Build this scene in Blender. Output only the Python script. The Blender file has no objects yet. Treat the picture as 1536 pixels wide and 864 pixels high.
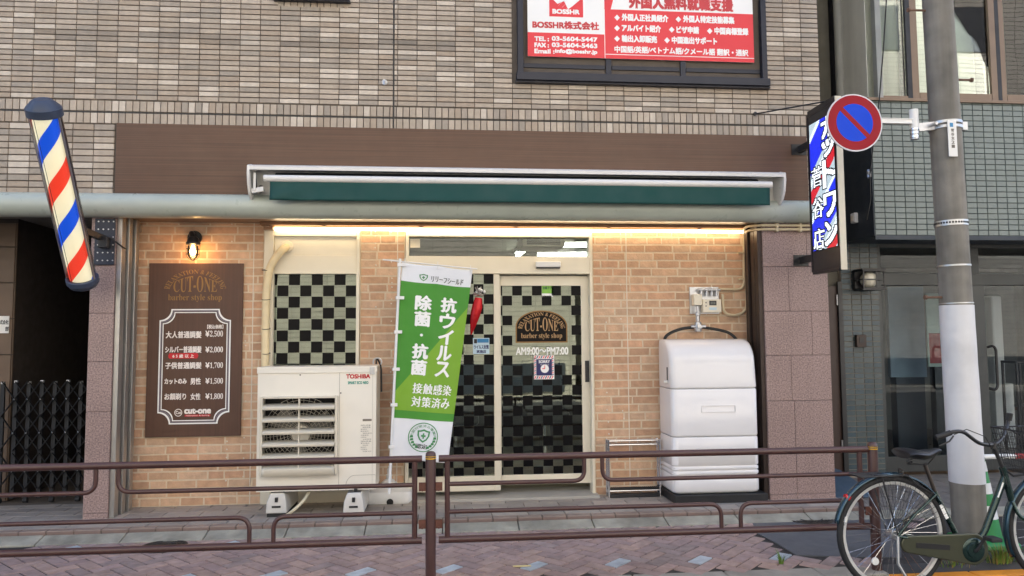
import bpy, math, random
from mathutils import Vector, Matrix
random.seed(7)
sc = bpy.context.scene
COL = sc.collection
PI = math.pi
# ------------------------------------------------------------------ camera
CF, CD, CH = 1110.0, 6.4, 1.5
_y, _p, _r = math.atan(.0938), math.atan(76/1110.), .0070
FW = Vector((math.sin(_y)*math.cos(_p), math.cos(_y)*math.cos(_p), math.sin(_p)))
R0 = Vector((math.cos(_y), -math.sin(_y), 0)); U0 = R0.cross(FW)
CR = R0*math.cos(_r) - U0*math.sin(_r); CU = U0*math.cos(_r) + R0*math.sin(_r)
CC = Vector((0, -CD, CH))
cam = bpy.data.cameras.new('camera'); cam.sensor_width = 36; cam.lens = CF/1536*36
cam.clip_start = .05; cam.clip_end = 1000
cob = bpy.data.objects.new('camera', cam); COL.objects.link(cob)
cob.matrix_world = Matrix(((CR.x, CU.x, -FW.x, CC.x), (CR.y, CU.y, -FW.y, CC.y), (CR.z, CU.z, -FW.z, CC.z), (0, 0, 0, 1)))
sc.camera = cob
# ------------------------------------------------------------------ light
SUN_EL, SUN_AZ = math.radians(40), math.radians(28)      # behind the shop, to the right: the street front is in open shade
world = bpy.data.worlds.new('World'); sc.world = world; world.use_nodes = True
wn = world.node_tree; sky = wn.nodes.new('ShaderNodeTexSky'); sky.sky_type = 'NISHITA'; sky.sun_disc = False
sky.sun_elevation = SUN_EL; sky.sun_rotation = SUN_AZ; sky.air_density = .8; sky.dust_density = 3.0; sky.ozone_density = .4
bg = wn.nodes['Background']; bg.inputs['Strength'].default_value = .13
wn.links.new(sky.outputs[0], bg.inputs[0])
sl = bpy.data.lights.new('sun', 'SUN'); sl.energy = 3.0; sl.angle = math.radians(.5); sl.color = (1, .97, .93)
so = bpy.data.objects.new('sun', sl); COL.objects.link(so)
sd = Vector((math.sin(SUN_AZ)*math.cos(SUN_EL), math.cos(SUN_AZ)*math.cos(SUN_EL), math.sin(SUN_EL)))
so.rotation_euler = sd.to_track_quat('Z', 'Y').to_euler(); so.location = (6, 10, 15)
vs = sc.view_settings; vs.view_transform = 'Standard'; vs.look = 'None'; vs.gamma = 1; vs.exposure = 2.2
sc.render.engine = 'CYCLES'; sc.cycles.max_bounces = 8; sc.cycles.sample_clamp_indirect = 6

# ------------------------------------------------------------------ pixel helpers
def ray(px, py): return FW*CF + CR*(px-768) - CU*(py-432)
def P(px, py, Y):
    d = ray(px, py); return CC + d*((Y-CC.y)/d.y)
def G(px, py, Z=0.):
    d = ray(px, py); return CC + d*((Z-CC.z)/d.z)
def PX(px, py, X):
    d = ray(px, py); return CC + d*((X-CC.x)/d.x)
# ------------------------------------------------------------------ materials
def lin(c): return c/12.92 if c <= .04045 else ((c+.055)/1.055)**2.4
def rgb(r, g, b): return (lin(r/255), lin(g/255), lin(b/255))
MATS = {}
def mat(name, col=(.5,.5,.5), rough=.5, metal=0., var=.12, scale=6., bump=0., bscale=60., attr=False, streak=0., coat=0., emit=None, es=1., spec=.5, rvar=.12, grime=0.):
    if name in MATS: return MATS[name]
    m = bpy.data.materials.new(name); m.use_nodes = True; nt = m.node_tree; N = nt.nodes; L = nt.links
    b = N['Principled BSDF']; b.inputs['Metallic'].default_value = metal
    b.inputs['Specular IOR Level'].default_value = spec; b.inputs['Coat Weight'].default_value = coat
    tc = N.new('ShaderNodeTexCoord')
    def noise(s, det=5., vec=None):
        n = N.new('ShaderNodeTexNoise'); n.inputs['Scale'].default_value = s; n.inputs['Detail'].default_value = det
        L.new(vec or tc.outputs['Object'], n.inputs['Vector']); return n.outputs['Fac']
    def rng(x, a0, a1, b0, b1):
        r = N.new('ShaderNodeMapRange'); r.inputs[1].default_value = a0; r.inputs[2].default_value = a1; r.inputs[3].default_value = b0; r.inputs[4].default_value = b1
        L.new(x, r.inputs[0]); return r.outputs[0]
    def mul(c, f):
        v = N.new('ShaderNodeVectorMath'); v.operation = 'SCALE'; L.new(c, v.inputs[0]); L.new(f, v.inputs['Scale']); return v.outputs[0]
    if attr:
        a = N.new('ShaderNodeAttribute'); a.attribute_name = 'col'; c = a.outputs['Color']
    else:
        r_ = N.new('ShaderNodeRGB'); r_.outputs[0].default_value = (*col, 1); c = r_.outputs[0]
    f1 = noise(scale)
    c = mul(c, rng(f1, .25, .75, 1-var, 1+var))
    if streak:
        mp = N.new('ShaderNodeMapping'); mp.inputs['Scale'].default_value = (9, 9, .55); L.new(tc.outputs['Object'], mp.inputs[0])
        c = mul(c, rng(noise(1., 6., mp.outputs[0]), .35, .7, 1+streak*.4, 1-streak))
    if grime:
        c = mul(c, rng(noise(1.7, 8.), .5, .72, 1, 1-grime))
    L.new(c, b.inputs['Base Color'])
    L.new(rng(noise(scale*2.3), .3, .7, max(.02, rough-rvar*rough), min(1, rough+rvar*rough)), b.inputs['Roughness'])
    if bump:
        bp = N.new('ShaderNodeBump'); bp.inputs['Strength'].default_value = 1; bp.inputs['Distance'].default_value = bump
        L.new(noise(bscale, 6.), bp.inputs['Height']); L.new(bp.outputs[0], b.inputs['Normal'])
    if emit:
        b.inputs['Emission Color'].default_value = (*emit, 1); b.inputs['Emission Strength'].default_value = es
    MATS[name] = m; return m
def glass_mat(name, ior=1.6, tint=(.9,.95,.92), rough=.0):
    m = bpy.data.materials.new(name); m.use_nodes = True; N = m.node_tree.nodes; L = m.node_tree.links
    N.remove(N['Principled BSDF']); out = N['Material Output']
    t = N.new('ShaderNodeBsdfTransparent'); t.inputs[0].default_value = (*tint, 1)
    g = N.new('ShaderNodeBsdfGlossy'); g.inputs[0].default_value = (.84, .89, .79, 1) if 'window' in name else (1, 1, 1, 1); g.inputs['Roughness'].default_value = rough
    f = N.new('ShaderNodeFresnel'); f.inputs['IOR'].default_value = ior; x = N.new('ShaderNodeMixShader')
    tc = N.new('ShaderNodeTexCoord'); ns = N.new('ShaderNodeTexNoise'); ns.inputs['Scale'].default_value = 1.3
    bp = N.new('ShaderNodeBump'); bp.inputs['Distance'].default_value = .0012; L.new(tc.outputs['Object'], ns.inputs['Vector'])
    L.new(ns.outputs['Fac'], bp.inputs['Height']); L.new(bp.outputs[0], g.inputs['Normal'])
    L.new(f.outputs[0], x.inputs[0]); L.new(t.outputs[0], x.inputs[1]); L.new(g.outputs[0], x.inputs[2]); L.new(x.outputs[0], out.inputs[0])
    MATS[name] = m; return m
def wood_mat(name, col, sx=(1.2, 8, 90), amt=.22, rough=.5):
    m = mat(name, col, rough, var=.06); N = m.node_tree.nodes; L = m.node_tree.links
    b = N['Principled BSDF']; src = b.inputs['Base Color'].links[0].from_socket
    tc = N.new('ShaderNodeTexCoord'); mp = N.new('ShaderNodeMapping'); mp.inputs['Scale'].default_value = sx
    ns = N.new('ShaderNodeTexNoise'); ns.inputs['Scale'].default_value = 1; ns.inputs['Detail'].default_value = 6
    L.new(tc.outputs['Object'], mp.inputs[0]); L.new(mp.outputs[0], ns.inputs[0])
    r = N.new('ShaderNodeMapRange'); r.inputs[1].default_value = .3; r.inputs[2].default_value = .7; r.inputs[3].default_value = 1-amt; r.inputs[4].default_value = 1+amt
    L.new(ns.outputs['Fac'], r.inputs[0]); v = N.new('ShaderNodeVectorMath'); v.operation = 'SCALE'
    L.new(src, v.inputs[0]); L.new(r.outputs[0], v.inputs['Scale']); L.new(v.outputs[0], b.inputs['Base Color']); return m
# ------------------------------------------------------------------ mesh builder
ORG = {}
class MB:
    def __init__(s): s.v = []; s.f = []; s.c = []
    def vs(s, pts):
        i = len(s.v); s.v += [tuple(p) for p in pts]; return i
    def face(s, idx, c=None): s.f.append(tuple(idx)); s.c.append(c or (.5, .5, .5))
    def quad(s, a, b, c_, d, col=None):
        i = s.vs((a, b, c_, d)); s.face((i, i+1, i+2, i+3), col); return s
    def box(s, x0, x1, y0, y1, z0, z1, col=None):
        i = s.vs([(x, y, z) for z in (z0, z1) for y in (y0, y1) for x in (x0, x1)])
        for q in ((0,2,3,1), (4,5,7,6), (0,1,5,4), (2,6,7,3), (0,4,6,2), (1,3,7,5)): s.face([i+k for k in q], col)
        return s
    def obox(s, c, ax, ay, az):
        "oriented box: centre and three half-axis vectors"
        c = Vector(c); i = s.vs([c+ax*x+ay*y+az*z for z in (-1,1) for y in (-1,1) for x in (-1,1)])
        for q in ((0,2,3,1), (4,5,7,6), (0,1,5,4), (2,6,7,3), (0,4,6,2), (1,3,7,5)): s.face([i+k for k in q])
        return s
    def bar(s, a, b, w, h, up=(0,0,1)):
        a, b = Vector(a), Vector(b); d = (b-a); l = d.length; d.normalize(); up = Vector(up)
        sd_ = d.cross(up)
        if sd_.length < 1e-4: sd_ = d.cross(Vector((1,0,0)))
        sd_.normalize(); u = sd_.cross(d); return s.obox((a+b)/2, d*l/2, sd_*w/2, u*h/2)
    def tube(s, pts, r, n=10, cap=True, closed=False, col=None):
        pts = [Vector(p) for p in pts]; m = len(pts)
        rs = r if isinstance(r, (list, tuple)) else [r]*m
        nrm = None; base = len(s.v)
        for k, p in enumerate(pts):
            a = pts[(k-1) % m] if (closed or k > 0) else p; b = pts[(k+1) % m] if (closed or k < m-1) else p
            t = (b-a).normalized()
            if nrm is None: nrm = t.orthogonal().normalized()
            else:
                nrm = nrm - t*nrm.dot(t); nrm.normalize()
            bn = t.cross(nrm)
            s.vs([p + (nrm*math.cos(2*PI*j/n) + bn*math.sin(2*PI*j/n))*rs[k] for j in range(n)])
        for k in range(m if closed else m-1):
            for j in range(n):
                k2 = (k+1) % m
                s.face((base+k*n+j, base+k*n+(j+1) % n, base+k2*n+(j+1) % n, base+k2*n+j), col)
        if cap and not closed:
            s.face([base+j for j in range(n)][::-1], col); s.face([base+(m-1)*n+j for j in range(n)], col)
        return s
    def loft(s, rings, cap=True, closed=True):
        n = len(rings[0]); base = len(s.v)
        for r in rings: s.vs(r)
        for k in range(len(rings)-1):
            for j in range(n if closed else n-1):
                s.face((base+k*n+j, base+k*n+(j+1) % n, base+(k+1)*n+(j+1) % n, base+(k+1)*n+j))
        if cap:
            s.face([base+j for j in range(n)][::-1]); s.face([base+(len(rings)-1)*n+j for j in range(n)])
        return s
    def lathe(s, prof, c=(0,0,0), n=24, axis='z'):
        rings = []
        for r, h in prof:
            ring = []
            for j in range(n):
                a = 2*PI*j/n; x, y = r*math.cos(a), r*math.sin(a)
                p = (x, y, h) if axis == 'z' else ((x, h, y) if axis == 'y' else (h, x, y))
                ring.append(Vector(c)+Vector(p))
            rings.append(ring)
        return s.loft(rings)
    def prism(s, poly, m, w0, w1):
        "polygon in (u,v) extruded from w0 to w1 through the map m"
        n = len(poly); b = s.vs([m(u, v, w0) for u, v in poly] + [m(u, v, w1) for u, v in poly])
        s.face([b+j for j in range(n)][::-1]); s.face([b+n+j for j in range(n)])
        for j in range(n): s.face((b+j, b+(j+1) % n, b+n+(j+1) % n, b+n+j))
        return s
    def build(s, name, m, parent=None, bevel=0., smooth=None, seg=2, recalc=True):
        org = ORG.get(parent.name, Vector((0,0,0))) if parent else Vector((0,0,0))
        me = bpy.data.meshes.new(name)
        me.from_pydata([(x-org.x, y-org.y, z-org.z) for x, y, z in s.v], [], s.f)
        ms = m if isinstance(m, list) else [m]
        for q in ms: me.materials.append(q)
        at = me.attributes.new('col', 'FLOAT_COLOR', 'FACE')
        at.data.foreach_set('color', [x for c in s.c for x in (c[0], c[1], c[2], 1.)])
        if recalc:
            import bmesh
            bm = bmesh.new(); bm.from_mesh(me); bmesh.ops.recalc_face_normals(bm, faces=bm.faces); bm.to_mesh(me); bm.free()
        if smooth:
            me.polygons.foreach_set('use_smooth', [True]*len(me.polygons)); me.set_sharp_from_angle(angle=math.radians(smooth))
        o = bpy.data.objects.new(name, me); COL.objects.link(o)
        if parent: o.parent = parent; ORG[o.name] = org
        if bevel:
            b = o.modifiers.new('bevel', 'BEVEL'); b.width = bevel; b.segments = seg; b.limit_method = 'ANGLE'; b.angle_limit = math.radians(40)
            if smooth is None:
                me.polygons.foreach_set('use_smooth', [True]*len(me.polygons)); me.set_sharp_from_angle(angle=math.radians(30)); b.harden_normals = True
        return o
def thing(name, label, cat, loc=(0,0,0), group=None, local=False):
    o = bpy.data.objects.new(name, None); COL.objects.link(o); o.location = loc; o.empty_display_size = .1
    ORG[o.name] = Vector((0,0,0)) if local else Vector(loc)
    o['label'] = label; o['category'] = cat
    if group: o['group'] = group
    return o
def tag(o, label, cat, group=None):
    o['label'] = label; o['category'] = cat
    if group: o['group'] = group
    return o
def struct(o): o['kind'] = 'structure'; return o
def copy_tree(o, parent=None):
    c = o.copy(); COL.objects.link(c); ORG[c.name] = Vector((0,0,0))
    if parent: c.parent = parent
    for ch in list(o.children): copy_tree(ch, c)
    return c
# ------------------------------------------------------------------ lettering
def glyphs(body, res=3):
    c = bpy.data.curves.new('lettering', 'FONT'); c.body = body; c.size = 1; c.resolution_u = res
    o = bpy.data.objects.new('lettering', c); COL.objects.link(o)
    dg = bpy.context.evaluated_depsgraph_get(); me = bpy.data.meshes.new_from_object(o.evaluated_get(dg))
    v = [(p.co.x, p.co.y) for p in me.vertices]; f = [tuple(p.vertices) for p in me.polygons]
    bpy.data.objects.remove(o); bpy.data.curves.remove(c); bpy.data.meshes.remove(me)
    x0 = min(p[0] for p in v); x1 = max(p[0] for p in v); y0 = min(p[1] for p in v); y1 = max(p[1] for p in v)
    return [((a-x0)/(x1-x0), (b-y0)/max(1e-6, y1-y0)) for a, b in v], f, (x1-x0)/max(1e-6, y1-y0)
def text(mb, body, m, u0, u1, v0, v1, bold=0., w=.001, warp=None, col=None):
    "lettering fitted to the box u0..u1, v0..v1 of the surface map m(u,v,w)"
    g, f, _ = glyphs(body)
    offs = [(0, 0)] if not bold else [(-bold, -bold), (bold, -bold), (-bold, bold), (bold, bold), (0, 0)]
    for k, (du, dv) in enumerate(offs):
        pts = []
        for a, b in g:
            if warp: a, b = warp(a, b); pts.append(m(a+du, b+dv, w+k*.00012))
            else: pts.append(m(u0+(u1-u0)*a+du, v0+(v1-v0)*b+dv, w+k*.00012))
        i = mb.vs(pts)
        for q in f: mb.face([i+j for j in q], col)
    return mb
def facade(Y): return lambda u, v, w: Vector((u, Y-w, v))
def tpx(mb, body, x0, y0, x1, y1, Y, bold=0., w=.001, col=None):
    xm = (x0+x1)/2; a = P(x0, (y0+y1)/2, Y); b = P(x1, (y0+y1)/2, Y)
    return text(mb, body, facade(Y), a.x, b.x, P(xm, y1, Y).z, P(xm, y0, Y).z, bold, w, col=col)
def caps_serif(s):
    out = ''
    for ch in s:
        if 'A' <= ch <= 'Z': out += chr(0x1D400+ord(ch)-65)
        elif 'a' <= ch <= 'z': out += chr(0x1D41A+ord(ch)-97)
        elif '0' <= ch <= '9': out += chr(0x1D7CE+ord(ch)-48)
        else: out += ch
    return out
def rect_tiles(mb, m, u0, u1, v0, v1, pu, pv, g, colf, holes=(), t=.008, ch=.0025, jit=.0006, stagger=False, origin=None, gu=None):
    "real tiles, each a chamfered slab, on the surface map m"
    ou, ov = origin or (u0, v0)
    j0 = math.floor((v0-ov)/pv); j1 = math.ceil((v1-ov)/pv)
    for j in range(j0, j1):
        i0 = math.floor((u0-ou)/pu)-1; i1 = math.ceil((u1-ou)/pu)+1
        for i in range(i0, i1):
            off = pu/2 if (stagger and j % 2) else 0
            gg = g if gu is None else gu; a0, a1 = max(u0, ou+i*pu+gg/2+off), min(u1, ou+(i+1)*pu-gg/2+off); b0, b1 = max(v0, ov+j*pv+g/2), min(v1, ov+(j+1)*pv-g/2)
            if a1-a0 < .006 or b1-b0 < .004: continue
            cu, cv = (a0+a1)/2, (b0+b1)/2
            if any(h[0] < cu < h[1] and h[2] < cv < h[3] for h in holes): continue
            c = colf(i, j); d = [t+random.uniform(-jit, jit) for _ in range(3)]; d.append(d[0]+d[2]-d[1])
            k = mb.vs([m(a0,b0,0), m(a1,b0,0), m(a1,b1,0), m(a0,b1,0), m(a0+ch,b0+ch,d[0]), m(a1-ch,b0+ch,d[1]), m(a1-ch,b1-ch,d[2]), m(a0+ch,b1-ch,d[3])])
            mb.face((k+4,k+5,k+6,k+7), c)
            for q in range(4): mb.face((k+q, k+(q+1)%4, k+4+(q+1)%4, k+4+q), c)
    return mb
def arc(c, r, a0, a1, n, ax, ay):
    c, ax, ay = Vector(c), Vector(ax), Vector(ay)
    return [c+ax*r*math.cos(a0+(a1-a0)*k/n)+ay*r*math.sin(a0+(a1-a0)*k/n) for k in range(n+1)]
def fillet(pts, r, n=6):
    "polyline with rounded corners"
    pts = [Vector(p) for p in pts]; out = [pts[0]]
    for a, b, c in zip(pts, pts[1:], pts[2:]):
        d0, d1 = (a-b), (c-b); l = min(r, d0.length*.49, d1.length*.49); p0, p1 = b+d0.normalized()*l, b+d1.normalized()*l
        for k in range(n+1):
            t = k/n; out.append(p0*(1-t)**2 + b*2*t*(1-t) + p1*t*t)
    return out+[pts[-1]]
def rrect(cx, cy, hx, hy, r, n=5):
    out = []
    for sx, sy, a in ((1,1,0), (-1,1,PI/2), (-1,-1,PI), (1,-1,3*PI/2)):
        for k in range(n+1):
            t = a+PI/2*k/n; out.append((cx+sx*(hx-r)+r*math.cos(t), cy+sy*(hy-r)+r*math.sin(t)))
    return out
def jit3(c, a): k = 1+random.uniform(-a, a); return tuple(max(0, x*k) for x in c)
# ------------------------------------------------------------------ shared materials
m_plain = mat('cream_paint', rgb(226,214,190), .4, var=.03, grime=.06)
m_cream = mat('cream_frame', rgb(226,218,198), .35, var=.03, grime=.08)
m_white = mat('white_plastic', rgb(226,226,224), .35, var=.02, grime=.06)
m_black = mat('black_metal', (.018,.018,.02), .4, var=.2)
m_dark = mat('dark_void', (.012,.012,.013), .8)
m_chrome = mat('chrome', (.75,.75,.76), .12, 1., var=.03)
m_steel = mat('galvanised_steel', (.5,.51,.53), .38, .9, var=.12, scale=20)
m_alu = mat('aluminium_frame', (.42,.41,.39), .38, .8, var=.06)
m_rubber = mat('black_rubber', (.02,.02,.02), .7, var=.2)
m_glass = glass_mat('window_glass', 1.85)
m_glass_clear = glass_mat('clear_glass', 1.5)
m_glass_dark = glass_mat('tinted_glass', 1.6, (.45,.48,.47))
m_wink = mat('white_ink', rgb(240,240,238), .5, var=.01)
m_redink = mat('red_ink', rgb(226,60,66), .5, var=.02)
m_blackink = mat('black_ink', (.02,.02,.025), .5)
m_goldink = mat('gold_ink', rgb(140,102,48), .45, var=.05)
# ------------------------------------------------------------------ ground
struct(MB().box(-60, 60, -60, 60, -.4, -.112).build('ground', mat('ground_soil', (.06,.055,.05), .9)))
m_asph = mat('asphalt', (.055,.056,.058), .85, var=.18, scale=3, bump=.004, bscale=220, grime=.25)
road = MB(); road.box(-45, 45, -11.2, -1.83, -.2, -.085); struct(road.build('road', m_asph))
XY = G(1322, 852).x                      # the kerb is painted orange from here on
m_conc = mat('kerb_concrete', rgb(150,146,138), .85, var=.15, scale=9, bump=.003, bscale=90, grime=.3)
m_orange = mat('orange_kerb_paint', rgb(232,150,42), .6, var=.1, scale=12, bump=.002, bscale=70, grime=.3)
k = MB(); x = -9.
while x < XY-.05: k.box(x, min(x+.596, XY-.004), -1.83, -1.66, -.3, -.002); x += .6
struct(k.build('kerb', m_conc, bevel=.012))
k = MB(); x = XY
while x < 9: k.box(x, x+.596, -1.835, -1.725, -.3, -.040); x += .6
k2 = MB(); k2.loft([[(xx, -1.726, -.2), (xx, -1.726, -.042), (xx, -1.655, -.003), (xx, -1.655, -.2)] for xx in (XY, 9.)]); struct(k2.build('lowered_pavement', m_asph))
struct(k.build('painted_kerb', m_orange, bevel=.012))
# pavement: a real herringbone of clay pavers
m_mort = mat('joint_sand', (.035,.03,.028), .95, var=.3, scale=30)
struct(MB().box(-12, 12, -1.658, -.52, -.2, -.007).build('pavement_bed', m_mort))
patch = [tuple(G(*q).xy) for q in ((1104,768),(1122,777),(1128,784),(1136,800),(1165,815),(1195,833),(1300,836),(1352,836),(1352,768))]
def inpoly(x, y, poly):
    c = False; n = len(poly)
    for i in range(n):
        x1, y1 = poly[i]; x2, y2 = poly[(i+1) % n]
        if (y1 > y) != (y2 > y) and x < (x2-x1)*(y-y1)/(y2-y1)+x1: c = not c
    return c
m_paver = mat('clay_pavers', attr=True, rough=.78, var=.22, scale=14, bump=.0025, bscale=160, grime=.25)
pv = MB(); s_ = .1; c45 = math.cos(PI/4)
def paver(u, v, du, dv):
    cx, cy = u+du/2, v+dv/2; X = (cx-cy)*c45; Y = (cx+cy)*c45-1.1
    if not (-5.4 < X < 6.2 and -1.64 < Y < -.49) or inpoly(X, Y, patch): return
    c = jit3(rgb(*random.choice(((160,137,131), (152,131,127), (165,142,134), (150,133,129), (158,137,133), (168,144,134)))), .1)
    light = False
    if -1.47 < Y < -1.40 and (X+.13) % .5657 < .26: light = True
    if -.70 < Y < -.63 and (X+.45) % 1.131 < .26 and X < -1.2: light = True
    if light: c = jit3(rgb(176,184,190), .08)
    g = .0035; z = random.uniform(-.0015, .0015); q = []
    for a, b, zz in ((g,g,-.012),(du-g,g,-.012),(du-g,dv-g,-.012),(g,dv-g,-.012),(g+.004,g+.004,0),(du-g-.004,g+.004,0),(du-g-.004,dv-g-.004,0),(g+.004,dv-g-.004,0)):
        uu, vv = u+a, v+b; q.append(((uu-vv)*c45, (uu+vv)*c45-1.1, zz+z+(random.uniform(-.0008,.0008) if zz == 0 else 0)))
    i = pv.vs(q); pv.face((i+4,i+5,i+6,i+7), c)
    for n in range(4): pv.face((i+n, i+(n+1)%4, i+4+(n+1)%4, i+4+n), c)
for a in range(-70, 71):
    for b in range(-24, 25):
        # herringbone: period-4 staircase of 2x1 blocks
        r = (a-b) % 4
        if r == 0: paver(a*s_, b*s_, 2*s_, s_)
        elif r == 3: paver(a*s_, b*s_, s_, 2*s_)
struct(pv.build('pavement', m_paver, recalc=False))
pm = MB(); pm.prism(patch, lambda u, v, w: Vector((u, v, w)), -.006, .002)
struct(pm.build('asphalt_patch', mat('patch_asphalt', (.105,.108,.115), .85, var=.12, scale=5, bump=.002, bscale=260, grime=.2)))
gu = MB(); x = -6.
while x < 6.2: dz = random.uniform(-.002,.002); gu.loft([[(xx, -.52, -.1), (xx, -.52, .006+dz), (xx, -.375, .042+dz), (xx, -.375, -.1)] for xx in (x, x+.594)]); x += .6
struct(gu.build('drain_kerb', mat('mossy_concrete', rgb(152,149,136), .9, var=.3, scale=7, bump=.004, bscale=70, grime=.5), bevel=.008))
# terrace floor
TZ = .066
struct(MB().box(-6, 3.5, -.36, 9., -.1, TZ-.009).build('terrace_base', mat('terrace_mortar', rgb(96,88,80), .9, var=.2)))
tt = MB(); cols = [rgb(158,150,142), rgb(151,144,137), rgb(166,157,148), rgb(146,139,133)]
rect_tiles(tt, lambda u, v, w: Vector((u, v, TZ-.009+w)), -5.6, 3.5, -.285, .62, .3, .15, .006, lambda i, j: jit3(random.choice(cols), .05), t=.009, ch=.002, stagger=True, origin=(-5.6,-.285))
rect_tiles(tt, lambda u, v, w: Vector((u, v, TZ-.009+w)), -5.6, 3.5, -.365, -.289, .2, .08, .006, lambda i, j: jit3(rgb(142,126,116), .06), t=.009, ch=.003, origin=(-5.6,-.369))
rect_tiles(tt, lambda u, v, w: Vector((u, -.36-w, v)), -5.6, 3.5, .005, TZ-.004, .2, .08, .006, lambda i, j: jit3(rgb(128,108,100), .08), t=.006, ch=.003, origin=(-5.6,.0))
struct(tt.build('terrace', mat('terrace_tile', attr=True, rough=.55, var=.12, scale=7, bump=.0008, bscale=120, grime=.2)))
def manhole(px, py, r, label, Z=.0):
    c = G(px, py, Z); t = thing('manhole_cover', label, 'manhole cover', (c.x, c.y, Z), 'manhole covers in the pavement')
    MB().lathe([(r, -.02), (r, .006), (r*.9, .006), (r*.9, .003), (0.001, .003)], (c.x, c.y, Z), 40).build('rim', mat('cast_iron', (.06,.055,.05), .6, .6, var=.3, scale=20), t, smooth=30)
    b = MB()
    for i in range(-6, 7):
        for j in range(-6, 7):
            x, y = i*r*.14, j*r*.14
            if x*x+y*y < (r*.84)**2: b.box(c.x+x-r*.045, c.x+x+r*.045, c.y+y-r*.045, c.y+y+r*.045, Z+.002, Z+.0065)
    b.tube(arc((c.x, c.y, Z+.006), r*.55, 0, 2*PI, 30, (1,0,0), (0,1,0))[:-1], .006, 5, closed=True)
    b.build('tread_pattern', mat('cast_iron'), t)
manhole(245, 820, .165, 'dark round manhole cover set among the brown pavers near the left end of the railing')
manhole(1213, 778, .19, 'round manhole cover set in the grey asphalt patch beside the bicycle', .003)

# ------------------------------------------------------------------ the barber shop building
shop = thing('barber_shop_building', 'brown tiled corner building housing the barber shop with the brick front and green awning', 'building', (.3, 0, 0))
SR = 3.482; SL = -9.
m_render = mat('grey_render', rgb(140,132,122), .9, var=.1, streak=.2)
sh = MB(); sh.box(SL, SR-.005, .012, .3, 2.64, 8.2); sh.box(SL, SL+.2, .3, 9, 0, 8.2); sh.box(SR-.2, SR-.005, .42, 9, 0, 8.2); sh.box(SL, SR-.005, 9, 9.2, 0, 8.2); sh.box(SL, SR, .0, 9.2, 8.2, 8.5)
sh.box(SL, SR-.2, .3, 9, 2.64, 2.8)
sh.build('wall', m_render, shop)
# tiles of the upper storeys
JZ = 3.428; PU, PVt = .168, .0458
tcols = [rgb(165,152,137), rgb(158,146,133), rgb(169,155,139), rgb(152,142,130), rgb(173,159,143), rgb(162,146,129), rgb(180,166,150)]
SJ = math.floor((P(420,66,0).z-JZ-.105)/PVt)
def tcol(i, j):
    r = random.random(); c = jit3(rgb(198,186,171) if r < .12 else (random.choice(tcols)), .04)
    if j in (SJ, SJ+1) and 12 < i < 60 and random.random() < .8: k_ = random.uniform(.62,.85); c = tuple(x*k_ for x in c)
    return c
fm = facade(.012); WX0, WX1 = P(776,100,0).x, P(1148,100,0).x; WZ0 = P(960,127,0).z
LW = (P(415,-20,0).x, P(523,-20,0).x, P(468,1,0).z)
hol = [(P(416,8,0).x, P(522,8,0).x, P(468,12,0).z, LW[2]), (WX0-.0, WX1+.0, WZ0, 9), (LW[0], LW[1], LW[2], 9), (-2.72, 3.31, 2.7, 3.33)]
JX = P(590.5, 90, 0).x
w = MB(); g = .006
for (a, b) in ((-5.6, JX-.006), (JX+.006, SR-.004)):
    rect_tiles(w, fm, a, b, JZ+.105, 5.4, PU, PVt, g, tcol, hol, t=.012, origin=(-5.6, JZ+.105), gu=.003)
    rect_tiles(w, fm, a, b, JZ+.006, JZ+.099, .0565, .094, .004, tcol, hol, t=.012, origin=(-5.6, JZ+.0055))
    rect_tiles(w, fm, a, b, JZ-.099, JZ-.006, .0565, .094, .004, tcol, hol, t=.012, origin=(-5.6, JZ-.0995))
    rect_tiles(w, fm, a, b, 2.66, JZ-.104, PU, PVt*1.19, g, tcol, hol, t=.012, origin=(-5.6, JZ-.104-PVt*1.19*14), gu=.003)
rect_tiles(w, fm, P(416,8,0).x, P(522,8,0).x, P(468,12,0).z+.003, LW[2]-.004, .0565, .2, .004, tcol, (), t=.012)
# side returns round the left part of the front, seen from a step aside
w.build('wall_tiles', mat('glazed_wall_tile', attr=True, rough=.34, var=.1, scale=24, streak=.1, rvar=.25), shop, recalc=False)
MB().box(-5.6, SR-.006, .010, .014, 2.66, 5.4).build('tile_grout', mat('dark_grout', rgb(92,84,76), .9, var=.15), shop)
b = MB(); b.box(-5.6, JX-.0061, .0065, .0135, JZ-.006, JZ+.006); b.box(JX+.0061, SR-.006, .0065, .0135, JZ-.004, JZ+.004); b.box(JX-.006, JX+.006, .006, .0138, JZ-.1, 5.4); b.build('expansion_joint', m_black, shop)
# upper window with the notice, and a corner of the next one
m_navy = mat('dark_window_frame', rgb(42,44,54), .4, .3, var=.1)
def big_window(x0, x1, z0, z1, nm):
    f = MB(); f.box(x0, x0+.05, -.05, .05, z0, z1); f.box(x1-.05, x1, -.05, .05, z0, z1); f.box(x0-.012, x1+.012, -.075, .05, z0-.005, z0+.065); f.box(x0, x1, -.05, .05, z1-.05, z1)
    for q in (.36, .66): f.box(x0+(x1-x0)*q-.025, x0+(x1-x0)*q+.025, -.01, .045, z0+.065, z1-.05)
    for a, b in ((0,.36), (.36,.66), (.66,1)):
        xa, xb = x0+(x1-x0)*a+.05, x0+(x1-x0)*b-.05; f.box(xa-.02, xb+.02, .0, .04, z0+.13, z0+.17)
    wi = f.build('window', m_navy, shop, bevel=.004)
    MB().box(x0+.03, x1-.03, .028, .036, z0+.05, z1-.03).build('pane', m_glass_dark, wi)
    MB().box(x0, x1, .3, .31, z0, z1).build('blind', mat('office_blind', rgb(120,122,124), .8), wi)
    MB().box(x0-.02, x1+.02, -.05, .3, z0-.02, z0-.006).build('sill', m_navy, wi)
big_window(WX0, WX1, WZ0, WZ0+1.6, 0)
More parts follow.
